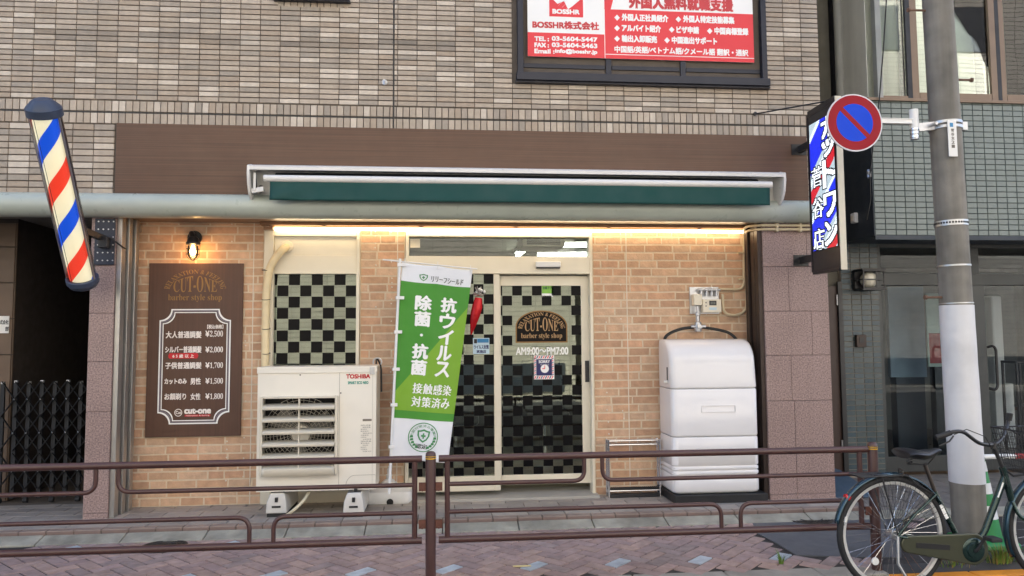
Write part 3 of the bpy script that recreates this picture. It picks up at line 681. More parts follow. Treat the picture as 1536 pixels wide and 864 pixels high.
tpx(mb, 'cut-one', 277, 613, 316, 620, SY, .0035, .0014)
c = P(267.5,619,SY); b2 = MB(); A = [(c.x+.033*math.cos(a), c.z+.033*math.sin(a)) for a in [2*PI*k/24 for k in range(24)]]; B = [(c.x+.027*math.cos(a), c.z+.027*math.sin(a)) for a in [2*PI*k/24 for k in range(24)]]
i = mb.vs([fs(u,v,.0014) for u,v in A]+[fs(u,v,.0014) for u,v in B])
for k in range(24): mb.face((i+k, i+(k+1)%24, i+24+(k+1)%24, i+24+k))
tpx(mb, 'Cut', 263.8, 616.6, 271.5, 621, SY, .0008, .0014)
mb.build('lettering', mat('ivory_ink', rgb(236,228,222), .5), pb)
b = MB(); a0 = P(252,538,SY); a1 = P(298,529.5,SY); b.prism([(a0.x+.012,a0.z), (a1.x-.012,a0.z), (a1.x,(a0.z+a1.z)/2), (a1.x-.012,a1.z), (a0.x+.012,a1.z), (a0.x,(a0.z+a1.z)/2)], fs, .001, .0016); b.build('red_tag', mat('scarlet_ink', rgb(196,26,36), .5), pb)
mb = MB(); tpx(mb, '6 5 歳 以 上', 259, 531.4, 291, 536.6, SY, .0008, .002); mb.build('tag_lettering', mat('ivory_ink'), pb)
b = MB(); flat(b, 277, 621.5, 315.5, 625, SY, .001, .0016); b.build('red_tag', mat('scarlet_ink'), pb)
mb = MB(); tpx(mb, 'relaxation & feeling', 279, 622, 314, 624.6, SY, .0, .002); mb.build('tag_lettering', mat('ivory_ink'), pb)
# junction box with its cable left of the board
jb = thing('junction_box', 'small grey junction box with drooping black cable high on the brick wall', 'junction box', P(207,341,BY))
b = MB(); a0 = P(199,349,BY); a1 = P(214,337,BY); b.box(a0.x, a1.x, BY-.05, BY-.008, a0.z, a1.z); b.build('box', mat('grey_plastic', rgb(140,130,118), .5), jb, bevel=.006)
b = MB(); b.tube(fillet([P(206,349,BY-.03), P(203,366,BY-.06), P(193,376,BY-.15), P(183,370,-.03), P(166,357,-.06)], .3, 8), .007, 8); b.build('cable', m_rubber, jb, smooth=60)
# ------------------------------------------------------------------ outdoor unit
FY = -.1; ux0, ux1 = P(385.5,640,FY).x, P(564,640,FY).x; uz0, uz1 = P(475,736,FY).z, P(475,554,FY).z
m_ac = mat('ivory_enamel', rgb(234,228,214), .38, var=.02, grime=.07)
au = thing('outdoor_unit', 'large ivory air conditioner outdoor unit with slatted fan guard below the side window', 'air conditioner', ((ux0+ux1)/2, .08, uz0))
gxa, gxb, gza, gzb = P(391,650,FY).x, P(507,650,FY).x, P(450,712,FY).z, P(450,594,FY).z
b = MB()   # casing with the fan opening left free
D1 = FY+.37; b.box(ux0, gxa, FY, D1, uz0, uz1); b.box(gxb, ux1, FY, D1, uz0, uz1); b.box(gxa, gxb, FY, D1, gzb, uz1); b.box(gxa, gxb, FY, D1, uz0, gza); b.box(gxa, gxb, FY+.2, D1, gza, gzb)
b.build('casing', m_ac, au)
b = MB(); b.box(ux0-.006, ux1+.006, FY-.008, D1+.006, uz1, uz1+.022); b.box(ux0-.006, ux1+.006, FY-.008, FY-.0005, uz1-.03, uz1); b.box(ux1+.0005, ux1+.006, FY, D1, uz1-.03, uz1); b.build('lid', m_ac, au, bevel=.006)
xs_ = P(505,650,FY).x+.02; b = MB(); b.box(xs_-.0015, xs_+.0015, FY-.0012, FY-.0002, uz0, uz1-.03); b.box(ux1-.03, ux1-.0285, FY-.0012, FY-.0002, uz0, uz1-.03); b.build('panel_seam', mat('seam_grey', rgb(150,144,132), .6), au)
MB().box(gxa, gxb, FY+.15, FY+.19, gza, gzb).build('fan_cavity', m_dark, au)
cx, cz = (gxa+gxb)/2, (gza+gzb)/2; R_ = min(gxb-gxa, gzb-gza)/2
b = MB()
for k_ in range(3):
    a = k_*2*PI/3+.4; pts = []
    for r in (.09, R_*.5, R_*.9): 
        for da, yy in ((-.42, FY+.14), (.38, FY+.1)): pts.append(Vector((cx+r*math.cos(a+da), yy, cz+r*math.sin(a+da))))
    i = b.vs(pts); b.face((i,i+1,i+3,i+2)); b.face((i+2,i+3,i+5,i+4))
b.lathe([(.001,FY+.08), (.085,FY+.085), (.09,FY+.14)], (cx,0,cz), 20, 'y')
b.build('fan', mat('grey_fan_plastic', rgb(120,118,112), .5), au)
b = MB()   # mesh guard rings and spokes
for r in [R_*t for t in (.18,.27,.36,.45,.54,.63,.72,.81,.9,.99)]: b.tube(arc((cx, FY+.07, cz), r, 0, 2*PI, 48, (1,0,0), (0,0,1))[:-1], .0022, 4, closed=True)
for k_ in range(40):
    a = k_*PI/20; b.tube([(cx+R_*.16*math.cos(a), FY+.07, cz+R_*.16*math.sin(a)), (cx+R_*1.0*math.cos(a+.25), FY+.07, cz+R_*1.0*math.sin(a+.25))], .0018, 4)
b.build('mesh_guard', mat('guard_wire', rgb(196,190,176), .5), au)
MB().lathe([(.001,FY+.05), (.07,FY+.052), (.075,FY+.062), (.001,FY+.064)], (cx,0,cz), 28, 'y').build('hub_badge', m_ac, au, smooth=40)
b = MB(); fr = .022   # louvred guard
b.box(gxa, gxa+fr, FY-.045, FY+.002, gza, gzb); b.box(gxb-fr, gxb, FY-.045, FY+.002, gza, gzb); b.box(gxa+fr, gxb-fr, FY-.045, FY+.002, gzb-fr*.8, gzb); b.box(cx-.006, cx+.006, FY-.04, FY-.002, gza+.05, gzb-.018)
m_louv = mat('louvre_plastic', rgb(214,206,188), .42, var=.03, grime=.1); b.build('guard_frame', m_louv, au, bevel=.004)
b = MB()
for i_ in range(6):
    zb = gzb-.075-i_*.1; n = 20; r0_, r1_, r2_ = [], [], []
    for k_ in range(n+1):
        u = k_/n; sag = .012*math.sin(PI*u); X = gxa+fr+(gxb-gxa-2*fr)*u
        r0_.append((X, FY-.004, zb+.016)); r1_.append((X, FY-.054+sag*.3, zb-.010)); r2_.append((X, FY-.060+sag*.3, zb-.032 if i_ < 5 else max(gza+.0, zb-.08)))
    b.loft([r0_, r1_, r2_], cap=False, closed=False)
o = b.build('louvres', m_louv, au, smooth=40); mm_ = o.modifiers.new('thickness', 'SOLIDIFY'); mm_.thickness = .005
mb = MB(); tpx(mb, 'TOSHIBA', 519.5, 561.5, 555, 567.5, FY, .002, .001); mb.build('maker_lettering', mat('maker_red_ink', rgb(190,36,40), .5), au)
mb = MB(); tpx(mb, 'SMART ECO NEO', 522, 572, 552.5, 576, FY, .0012, .001); mb.build('model_lettering', mat('teal_ink', rgb(60,150,130), .5), au)
b = MB(); flat(b, 544, 628.3, 557.5, 631.8, FY, .0002, .0012); b.build('label_slot', mat('label_grey', rgb(120,112,100), .5), au)
mb = MB()
for i_ in range(14):
    y = 637+i_*3; x0 = 541+(i_ % 3 == 1)*3; tpx(mb, random.choice(('注意事項', '冷媒 R32', '電源 三相', '運転質量', '警告表示')), x0, y, x0+random.uniform(8, 16), y+1.8, FY, 0, .001)
mb.build('notice_lettering', mat('grey_ink', rgb(110,104,96), .6), au)
b = MB(); pts = fillet([P(519,736,FY-.001), P(519,722,FY-.001), P(527,713,FY-.001), P(563,712,FY-.001)], .08); b.tube(pts, .0016, 5); b.build('valve_cover_seam', mat('seam_grey'), au)
for X, zz_ in ((gxa+.012,gza+.04), (gxb-.012,gza+.04), (gxb+.02,gzb+.02), (cx,uz1-.045), (gxb+.09,uz1-.045)): MB().lathe([(.001,-.003), (.006,-.002), (.006,0)], (X, FY, zz_), 8, 'y').build('screw', m_black, au)
# lifting hook with cable on top right corner
b = MB(); a0 = P(558.5,556,FY); b.box(a0.x-.02, a0.x+.02, FY-.014, FY-.008, a0.z-.03, a0.z+.03); b.tube(arc((a0.x+.04, FY+.02, a0.z+.07), .035, -.6, 3.6, 14, (1,0,0), (0,0,1)), .006, 7); b.build('earth_clamp', m_steel, au)
b = MB(); b.tube(fillet([(a0.x+.03, FY+.03, a0.z+.06), (ux1-.01, FY+.1, uz1+.10), (ux1+.03, FY+.12, uz1+.02), (ux1+.035, FY+.1, uz1-.2)], .06), .008, 7); b.build('cable', m_rubber, au, smooth=60)
# feet
def block(px, nm):
    q = G(px, 776, TZ); t = thing('mounting_block', nm, 'mounting block', (q.x, q.y+.2, TZ), 'mounting blocks under the outdoor unit')
    y0, y1 = q.y, q.y+.52; zt_ = uz0-.012; b = MB()
    for y_, in ((y0,),): pass
    b.loft([[(q.x-w_, ya, zz_), (q.x+w_, ya, zz_), (q.x+w_, yb, zz_), (q.x-w_, yb, zz_)] for w_, ya, yb, zz_ in ((.085,y0,y1,TZ+.03), (.078,y0+.006,y1,TZ+.12), (.06,y0+.03,y1,zt_-.014), (.055,y0+.04,y1,zt_))])
    b.build('body', mat('block_resin', rgb(206,202,194), .6, var=.05, grime=.1), t, bevel=.008)
    MB().box(q.x-.075, q.x+.075, y0+.01, y1, TZ, TZ+.029).build('rubber_base', m_rubber, t)
    MB().box(q.x-.035, q.x+.035, y0-.0015, y0+.02, TZ+.075, TZ+.09).build('slot', m_dark, t)
    b = MB(); b.box(q.x-.052, q.x+.052, y0+.05, y0+.09, zt_, zt_+.006); b.box(q.x-.012, q.x+.012, y0-.001, y0+.06, TZ+.12, TZ+.155); b.lathe([(.001,.03), (.014,.028), (.016,.0)], (q.x+.01, y0+.07, zt_+.006), 10); b.build('bolt_bracket', m_black, t)
block(414, 'left pale grey mounting block under the outdoor unit, nearer the price board')
block(530, 'right pale grey mounting block under the outdoor unit, beside the white banner base')
b = MB(); b.tube(fillet([P(466,735,FY+.1), P(455,752,-.2), P(440,766,-.3), G(424,777,TZ+.012)], .1), .012, 8); tag(b.build('drain_hose', mat('ivory_hose', rgb(214,202,170), .5), smooth=60), 'ivory drain hose running from under the outdoor unit onto the terrace', 'hose')
# lagged pipe from the hole in the panel down behind the unit
q = P(430,370,BY-.02); dp = thing('lagged_pipe', 'cream wrapped pipe bending out of the window panel and down behind the outdoor unit', 'pipe', q)
b = MB(); b.tube(fillet([(q.x, BY+.0, q.z), (q.x-.03, BY-.09, q.z-.04), P(404,400,BY-.08), P(399,440,BY-.08), P(397,600,BY-.08)], .12, 8), .034, 14); b.build('pipe', mat('pipe_wrap', rgb(224,206,166), .6, var=.06, scale=20, bump=.002, bscale=40), dp, smooth=60)
MB().lathe([(.001,-.012), (.05,-.01), (.055,0)], (q.x, BY-.008, q.z), 20, 'y').build('flange', m_plain, dp, smooth=50)
for yy in (405, 449, 493, 530): c = P(399,yy,BY-.08); MB().tube(arc(c, .0355, 0, 2*PI, 16, (1,0,0), (0,1,.2))[:-1], .003, 5, closed=True).build('cable_tie', m_black, dp)
# ------------------------------------------------------------------ banner on a weighted base
NY = -.12; nf = thing('banner_stand', 'green and white vertical banner on a white pole in a white weighted base', 'banner', G(583,752,TZ))
pt, pb_ = P(600,388,NY), P(584,722,NY)
MB().tube([pb_-Vector((0,0,.1)), pt], .0115, 10).build('pole', m_white, nf, smooth=50)
b = MB(); b.tube([P(574,389.5,NY-.01), P(716,403.5,NY+.10)], .006, 8); b.build('cross_arm', m_white, nf)
tl, tr_, bl, br_ = P(603,393,NY), P(709,404.5,NY+.11), P(584,688,NY), P(672,694,NY+.03)
def ban(u, v, w):
    "u across, v up, both 0..1"
    s = u; a = bl*(1-s)+br_*s; t_ = tl*(1-s)+tr_*s; p = a*(1-v)+t_*v
    p = p + Vector((.02*math.sin(PI*v)*math.sin(PI*s), 0, 0))
    yy = .022*math.sin(s*6+v*2.4)*(.35+.65*(1-v)) + .010*math.sin(v*13+s*5)*s
    return Vector((p.x, p.y+yy-w, p.z - .010*math.sin(PI*((u*2) % 1))*(v**6)))
def grid(mb, u0, u1, v0, v1, n, m, w, keep=None):
    mb.loft([[ban(u0+(u1-u0)*i/n, v0+(v1-v0)*j/m, w) for i in range(n+1)] for j in range(m+1)], cap=False, closed=False); return mb
cl = grid(MB(), 0, 1, 0, 1, 40, 110, 0).build('cloth', mat('banner_white', rgb(226,228,232), .7, var=.02), nf, smooth=80)
mm_ = cl.modifiers.new('thickness', 'SOLIDIFY'); mm_.thickness = .0015
grid(MB(), 0, 1, .205, .905, 40, 80, .0022).build('green_field', mat('banner_green', rgb(70,142,46), .7, var=.03), nf, smooth=80)
# lighter diagonal field on the right
b = MB(); n = 60
L_, R2 = [], []
for j in range(n+1):
    v = .245+(.80-.245)*j/n; e = 1-(.80-v)/(.80-.33); e = min(1, max(.0, e)); L_.append(ban(max(.0, e), v, .0032)); R2.append(ban(1, v, .0032))
for j in range(n):
    ua = min(1, max(0, 1-(.80-(.245+.555*j/n))/.47)); ub = min(1, max(0, 1-(.80-(.245+.555*(j+1)/n))/.47)); K = 10
    va, vb = .245+.555*j/n, .245+.555*(j+1)/n
    for k_ in range(K):
        b.quad(ban(ua+(1-ua)*k_/K, va, .0032), ban(ua+(1-ua)*(k_+1)/K, va, .0032), ban(ub+(1-ub)*(k_+1)/K, vb, .0032), ban(ub+(1-ub)*k_/K, vb, .0032))
b.build('lime_field', mat('banner_lime', rgb(122,168,46), .7, var=.03), nf, smooth=80)
def column(mb, s, uc, w_, v1, ph, pitch):
    for i_, ch in enumerate(s):
        vt = v1-i_*pitch
        if ch == '・': mb_r = [(uc+.022*math.cos(2*PI*k/12), vt-ph/2+.0075*math.sin(2*PI*k/12)) for k in range(12)]; i = mb.vs([ban(u,v,.0052) for u,v in mb_r]); mb.face([i+k for k in range(12)]); continue
        text(mb, ch, ban, uc-w_/2, uc+w_/2, vt-ph, vt, 0, .005)
        for du, dv in ((.012,0), (-.012,0), (0,.003), (0,-.003)): text(mb, ch, lambda u, v, w: ban(u+du, v+dv, w), uc-w_/2, uc+w_/2, vt-ph, vt, 0, .0051+abs(du)*.004+dv*.01)
mb = MB(); column(mb, '除菌・抗菌', .33, .215, .838, .074, .0835); column(mb, '抗ウイルス', .70, .225, .838, .074, .0835)
for s, v in (('接触感染', .388), ('対策済み', .321)):
    for i_, ch in enumerate(s): 
        for du in (-.005, .005): text(mb, ch, lambda u, v_, w: ban(u+du, v_, w), .27+i_*.16, .41+i_*.16, v-.053, v, 0, .005+du*.02)
mb.build('white_lettering', m_wink, nf)
mb = MB(); text(mb, 'リリーフシールド', ban, .42, .88, .915, .945, 0, .003); text(mb, 'リリーフシールド', lambda u, v, w: ban(u+.004, v, w), .42, .88, .915, .945, 0, .0031); text(mb, '認定', ban, .41, .60, .060, .084, 0, .003); text(mb, '認定', lambda u, v, w: ban(u+.008, v, w), .41, .60, .060, .084, 0, .0031); mb.build('dark_lettering', mat('charcoal_ink', rgb(60,70,62), .6), nf)
def shield(mb, u, v, su, sv, w):
    def S(k): return [(u+su*k*a, v+sv*k*c_) for a, c_ in ((0,1), (.55,.8), (1,.75), (.95,0), (.6,-.6), (0,-1), (-.6,-.6), (-.95,0), (-1,.75), (-.55,.8))]
    A, B = S(1), S(.74); i = mb.vs([ban(a,c_,w) for a,c_ in A]+[ban(a,c_,w) for a,c_ in B])
    for k in range(10): mb.face((i+k, i+(k+1)%10, i+10+(k+1)%10, i+10+k))
    for a, c_ in ((.36,.13), (.12,.4)): i = mb.vs([ban(u+su*x, v+sv*y, w) for x, y in ((-a,-c_),(a,-c_),(a,c_),(-a,c_))]); mb.face((i,i+1,i+2,i+3))
mb = MB(); shield(mb, .31, .935, .06, .019, .003); mb.build('green_emblem', mat('emblem_green', rgb(66,140,84), .6), nf); mb = MB(); shield(mb, .52, .125, .105, .034, .003)
cu, cv, ru, rv = .52, .118, .25, .074
for kk in (1, .94):
    pass
A = [(cu+ru*math.cos(a), cv+rv*math.sin(a)) for a in [2*PI*k/36 for k in range(36)]]; B = [(cu+ru*.94*math.cos(a), cv+rv*.94*math.sin(a)) for a in [2*PI*k/36 for k in range(36)]]
i = mb.vs([ban(u,v,.003) for u,v in A]+[ban(u,v,.003) for u,v in B])
for k in range(36): mb.face((i+k, i+(k+1)%36, i+36+(k+1)%36, i+36+k))
def wa(a, b): t = PI*(1.02-1.04*a); r = .68+.19*b; return cu+ru*r*math.cos(t), cv+rv*r*math.sin(t)
text(mb, '抗菌対策済み事業所', ban, 0, 1, 0, 1, 0, .003, wa)
for sgn in (-1, 1):
    for k in range(5):
        t = -PI/2+sgn*(.5+k*.26); uu, vv = cu+ru*.78*math.cos(t), cv+rv*.78*math.sin(t); i = mb.vs([ban(uu-.028, vv-.006, .003), ban(uu+.028, vv-.003, .003), ban(uu+.02, vv+.008, .003), ban(uu-.02, vv+.006, .003)]); mb.face((i,i+1,i+2,i+3))
mb.build('green_emblem', mat('emblem_green', rgb(66,140,84), .6), nf)
b = MB()
for v in (.985, .815, .64, .45, .27, .06): c = ban(0, v, 0); pp = pb_.lerp(pt, (c.z-pb_.z)/(pt.z-pb_.z)); b.bar(pp+Vector((-.018,-.013,0)), c+Vector((.035,-.006,0)), .022, .026)
for u in (.04, .5, .97): c = ban(u, 1, 0); b.bar(c+Vector((0,-.004,-.03)), c+Vector((0,-.004,.035)), .006, .03, (0,1,0))
b.build('loop_tape', m_white, nf)
bc = G(583,752,TZ); b = MB(); hx = .205
b.loft([[(bc.x+.0+x, bc.y+y+.05, TZ+zz_) for x, y in rrect(0, 0, hw, hw*.82, hw*.28, 5)] for hw, zz_ in ((.20,.0), (.212,.02), (.212,.075), (.2,.10), (.15,.125), (.075,.155), (.04,.185), (.032,.19))])
b.build('base', mat('white_resin', rgb(224,224,222), .4, var=.03, grime=.1), nf, smooth=35)
MB().lathe([(.032,.18), (.032,.23), (.026,.235), (.026,.28), (.018,.29), (.018,.33)], (bc.x, bc.y+.05, TZ), 16).build('socket', m_white, nf, smooth=40)
b = MB(); b.lathe([(.001,-.004), (.03,-.003), (.03,.02)], (bc.x+.02, bc.y+.05-.212*.82, TZ+.018), 14, 'y'); b.build('drain_plug', m_dark, nf)
#@@PART4
random.seed(23)
# ------------------------------------------------------------------ white moulded tank
TF = -.04; tx0, tx1 = P(990,640,TF+.1).x, P(1139,640,TF).x; tx0 = P(991,640,BY-.09).x; zz_ = lambda py: P(1065,py,TF).z
tk = thing('moulded_tank', 'tall glossy white moulded plastic tank with ribbed base on a black tray', 'tank', ((tx0+tx1)/2, .16, TZ))
cx, hw = (tx0+tx1)/2, (tx1-tx0)/2; yb = BY-.03; cyt, hy = (TF+yb)/2, (yb-TF)/2
def tank_ring(z, d=0, fy=0, tx=0): return [(cx+x-tx*.3, cyt+fy/2+y, z) for x, y in rrect(0, 0, hw-d-tx, hy-d-fy/2, .055, 6)]
m_tank = mat('glossy_white_plastic', rgb(228,226,226), .16, var=.015, coat=.3, grime=.03)
zb, zs2, zs1, ztp = zz_(741), zz_(655), zz_(583), zz_(509)
def seam(z): return [tank_ring(z-.012), tank_ring(z-.004, .010), tank_ring(z+.004, .010), tank_ring(z+.012)]
r = [tank_ring(zb, .03), tank_ring(zb+.012, .008), tank_ring(zb+.03)]
for zr in (zz_(713), zz_(706), zz_(699)): r += [tank_ring(zr-.012), tank_ring(zr-.004, .007), tank_ring(zr+.002, .007), tank_ring(zr+.008)]
r += [tank_ring(zs2-.014), tank_ring(zs2-.004, .006)]
MB().loft(r).build('lower_section', m_tank, tk, smooth=50)
r = [tank_ring(zs2+.000, .007), tank_ring(zs2+.008, .001), tank_ring(zs2+.02), tank_ring(zs1-.014), tank_ring(zs1-.003, .006)]
MB().loft(r).build('middle_section', m_tank, tk, smooth=50)
r = [tank_ring(zs1+.0, .007), tank_ring(zs1+.008, .001), tank_ring(zs1+.02), tank_ring(zs1+.20, 0, .02)]
for k in range(9):
    a = PI/2*k/8; r.append(tank_ring(zs1+.20+(ztp-zs1-.20)*math.sin(a), .0, .02+.20*(1-math.cos(a)), .018*(1-math.cos(a))**2))
r.append(tank_ring(ztp+.004, .03, .23, .03))
MB().loft(r).build('lid', m_tank, tk, smooth=50)
a0, a1 = P(1052,619,TF), P(1103,607.5,TF); b = MB(); rr = rrect((a0.x+a1.x)/2, (a0.z+a1.z)/2, (a1.x-a0.x)/2, (a1.z-a0.z)/2, .006, 3); rr2 = rrect((a0.x+a1.x)/2, (a0.z+a1.z)/2, (a1.x-a0.x)/2-.006, (a1.z-a0.z)/2-.006, .004, 3)
b.loft([[(u, TF+.0, v) for u, v in rr], [(u, TF-.005, v) for u, v in rr], [(u, TF-.005, v) for u, v in rr2], [(u, TF-.001, v) for u, v in rr2]], cap=False); b.build('grip_panel', m_tank, tk, smooth=30)
q = P(1001.5,560,TF+.12); MB().box(tx0-.0025, tx0+.02, TF+.10, TF+.125, q.z-.06, q.z+.055).build('latch_slot', m_dark, tk)
q = P(990,573,TF+.1); MB().lathe([(.001,-.03), (.012,-.03), (.012,.01), (.02,.01), (.02,.02)], (tx0, TF+.12, q.z), 12, 'x').build('tap', m_white, tk, smooth=40)
MB().box(tx0-.0, P(1150,745,TF).x, TF-.03, yb+.02, TZ, zb-.001).build('tray', m_black, tk, bevel=.006)
# hoses and the valve
vq = P(1047,490,BY-.09); hs = thing('water_hose', 'black hoses arching from the grey valve over both ends of the white tank', 'hose', vq)
b = MB(); b.tube(fillet([vq, P(1022,493,BY-.1), P(1008,498,BY-.09), P(997,505,BY-.07), P(996,540,BY-.07)], .12, 8), .014, 10); b.tube(fillet([vq, P(1075,494,BY-.1), P(1095,499,BY-.12), P(1108,512,BY-.14), P(1112,540,BY-.16)], .12, 8), .014, 10); b.build('hose', m_rubber, hs, smooth=60)
b = MB(); b.lathe([(.001,-.05), (.03,-.045), (.034,0), (.03,.04), (.018,.05), (.018,.10), (.026,.105), (.026,.13), (.014,.135), (.014,.19)], vq, 16); b.tube([vq-Vector((.07,0,0)), vq+Vector((.07,0,0))], .019, 12); b.lathe([(.001,-.05), (.022,-.048), (.022,0)], vq, 14, 'y'); b.build('valve', m_steel, hs, smooth=40)
# ------------------------------------------------------------------ control box and its conduits
kb = thing('control_box', 'ivory control boxes with looping conduit on the bricks above the white tank', 'control box', P(1060,450,BY))
a0, a1 = P(1035,471,BY-.02), P(1078,430.5,BY-.02); MB().box(a0.x, a1.x, BY-.024, BY-.009, a0.z, a1.z).build('back_plate', m_steel, kb, bevel=.002)
def cb(x0, y0, x1, y1, d, nm, m, bv=.005):
    a0, a1 = P(x0, y1, BY-d), P(x1, y0, BY-d); return MB().box(a0.x, a1.x, BY-d, BY-.0245, a0.z, a1.z).build(nm, m, kb, bevel=bv)
cb(1041, 441, 1053.5, 458, .10, 'meter_case', m_cream, .008); bx2 = cb(1054.5, 449, 1082, 468.5, .085, 'controller_case', m_cream)
a0, a1 = P(1064,458,BY-.085), P(1074.5,451,BY-.085); MB().box(a0.x, a1.x, BY-.0885, BY-.0852, a0.z, a1.z).build('display', m_black, bx2)
mb = MB(); tpx(mb, '88:88', 1066, 453, 1073, 456, BY-.0885, 0, .001); mb.build('digits', mat('lcd_ink', rgb(120,130,124), .5), bx2)
b = MB(); [b.lathe([(.001,-.004), (.006,-.003), (.006,0)], P(x, y, BY-.085), 10, 'y') for x, y in ((1059,454), (1059,459))]; b.build('button', m_black, bx2)
a0, a1 = P(1064,465,BY-.085), P(1075,461,BY-.085); MB().box(a0.x, a1.x, BY-.0865, BY-.0852, a0.z, a1.z).build('label', mat('pale_blue_ink'), bx2)
b = MB()
for x in (1052, 1060, 1068, 1075): b.tube([P(x,432,BY-.06), P(x,444,BY-.06)], .012, 8)
b.tube([P(1047,435,BY-.06), P(1080,435,BY-.06)], .014, 8); b.build('manifold', m_steel, kb, smooth=50)
m_cond = mat('beige_conduit', rgb(206,190,158), .5, var=.05, grime=.1)
b = MB(); b.tube(fillet([P(1078,433.5,BY-.05), P(1116,434.5,BY-.03), P(1116,350,BY-.03), (2.80, .2, P(1126,340,.2).z), (2.85, -.035, P(1140,338,-.03).z), (3.4, -.03, P(1140,338,-.03).z)], .08, 8), .0125, 10)
b.tube(fillet([P(1084,441,BY-.06), P(1085,470,BY-.06), P(1104,474,BY-.06), P(1120,466,BY-.03), P(1119.5,352,BY-.03), (2.81, .2, P(1128,346,.2).z), (2.85, -.035, P(1140,344,-.03).z), (3.4, -.03, P(1140,344,-.03).z)], .10, 8), .0125, 10)
b.build('conduit', m_cond, kb, smooth=60)
b = MB(); [b.box(x-.01, x+.01, -.046, -.001, P(1140,347.5,-.03).z, P(1140,334.5,-.03).z) for x in (3.0, 3.22)]; [b.box(2.80, 2.862, BY-.045, BY-.008, zc_-.008, zc_+.008) for zc_ in (2.3, 2.05)]; b.build('saddle', m_cond, kb)
# ------------------------------------------------------------------ chrome rack
rk = thing('wire_rack', 'low chrome wire rack holding a black mat beside the white tank', 'rack', P(945,745,.1))
yf, ybk = G(950,746,TZ).y, .33; rx0, rx1 = P(913,700,yf).x, P(990,700,yf).x; rzt = P(950,661,yf).z; rzb = TZ+.06
b = MB()
for X in (rx0, rx1):
    for Y in (yf, ybk): b.tube([(X, Y, TZ), (X, Y, rzt+.012)], .011, 10)
b.build('upright', m_chrome, rk, smooth=40)
for z_, nm in ((rzt, 'top_shelf'), (rzb, 'bottom_shelf')):
    b = MB()
    for dz in (0, -.035):
        b.tube([(rx0,yf,z_+dz), (rx1,yf,z_+dz), (rx1,ybk,z_+dz), (rx0,ybk,z_+dz)], .0055, 8, closed=True)
    for k in range(1, 16): Y = yf+(ybk-yf)*k/16; b.tube([(rx0,Y,z_), (rx1,Y,z_)], .0025, 6)
    b.build(nm, m_chrome, rk, smooth=40)
mt = MB(); mt.box(rx0+.01, rx1-.01, yf+.015, ybk-.01, rzb+.004, rzb+.018)
for k in range(24): X = rx0+.02+(rx1-rx0-.04)*k/23; mt.box(X-.004, X+.004, yf+.02, ybk-.015, rzb+.0181, rzb+.023)
tag(mt.build('rubber_mat', m_rubber), 'black ribbed rubber mat lying on the bottom of the chrome rack', 'mat')
MB().box(rx0+.005, rx1-.005, yf-.01, ybk-.02, TZ+.002, TZ+.03).build('drip_tray', m_black, rk, bevel=.004)
# ------------------------------------------------------------------ pedestrian railing
RY = -1.75; m_rail = mat('brown_rail_paint', rgb(76,50,47), .36, var=.12, scale=10, grime=.15, spec=.55)
gr_ = thing('guard_railing', 'brown tubular pedestrian railing along the kerb in front of the shop', 'railing', (P(646,860,RY).x, RY, 0))
zT = P(700,686,RY).z-.0; zT = (P(300,696.5,RY).z+P(1000,679.5,RY).z)/2; zB = (P(300,822,RY).z+P(1000,798,RY).z)/2; zU = (P(500,731,RY).z+P(760,725,RY).z+P(1200,711,RY).z)/3; zL = (P(200,782,RY).z+P(800,760.5,RY).z+P(1200,755,RY).z)/3
X = lambda px: P(px, 740, RY).x
def panel(xa, xb, tops, lows, ends):
    b = MB(); b.tube([(xa, RY, zT), (xb, RY, zT)], .0215, 14); b.tube([(xa, RY, zB), (xb, RY, zB)], .0215, 14)
    for e in ends: b.tube([(e, RY, zB+.015), (e, RY, zT-.015)], .017, 12)
    pn = b.build('rail_panel', m_rail, gr_, smooth=50)
    b = MB()
    for (p0, p1, c0, c1) in tops:
        pts = []
        if c0: pts += [(p0, RY, zT-.01), (p0, RY, zU)]
        else: pts += [(p0, RY, zU)]
        if c1: pts += [(p1, RY, zU), (p1, RY, zT-.01)]
        else: pts += [(p1, RY, zU)]
        b.tube(fillet(pts, .12, 8), .0135, 10)
    for (p0, p1, c0, c1) in lows:
        pts = []
        if c0: pts += [(p0, RY, zB+.01), (p0, RY, zL)]
        else: pts += [(p0, RY, zL)]
        if c1: pts += [(p1, RY, zL), (p1, RY, zB+.01)]
        else: pts += [(p1, RY, zL)]
        b.tube(fillet(pts, .12, 8), .0135, 10)
    b.build('inner_bar', m_rail, pn, smooth=50)
panel(X(-330), X(633), [(X(-324), X(143), 0, 1), (X(177), X(622), 1, 0)], [(X(-324), X(375), 0, 1), (X(411), X(622), 1, 0)], [X(622), X(-324)])
panel(X(658), X(1303), [(X(671), X(877), 0, 1), (X(904), X(1291), 1, 0)], [(X(671), X(1081), 0, 1), (X(1110), X(1291), 1, 0)], [X(671), X(1291)])
m_yel = mat('yellow_reflector', rgb(232,180,40), .35, var=.05)
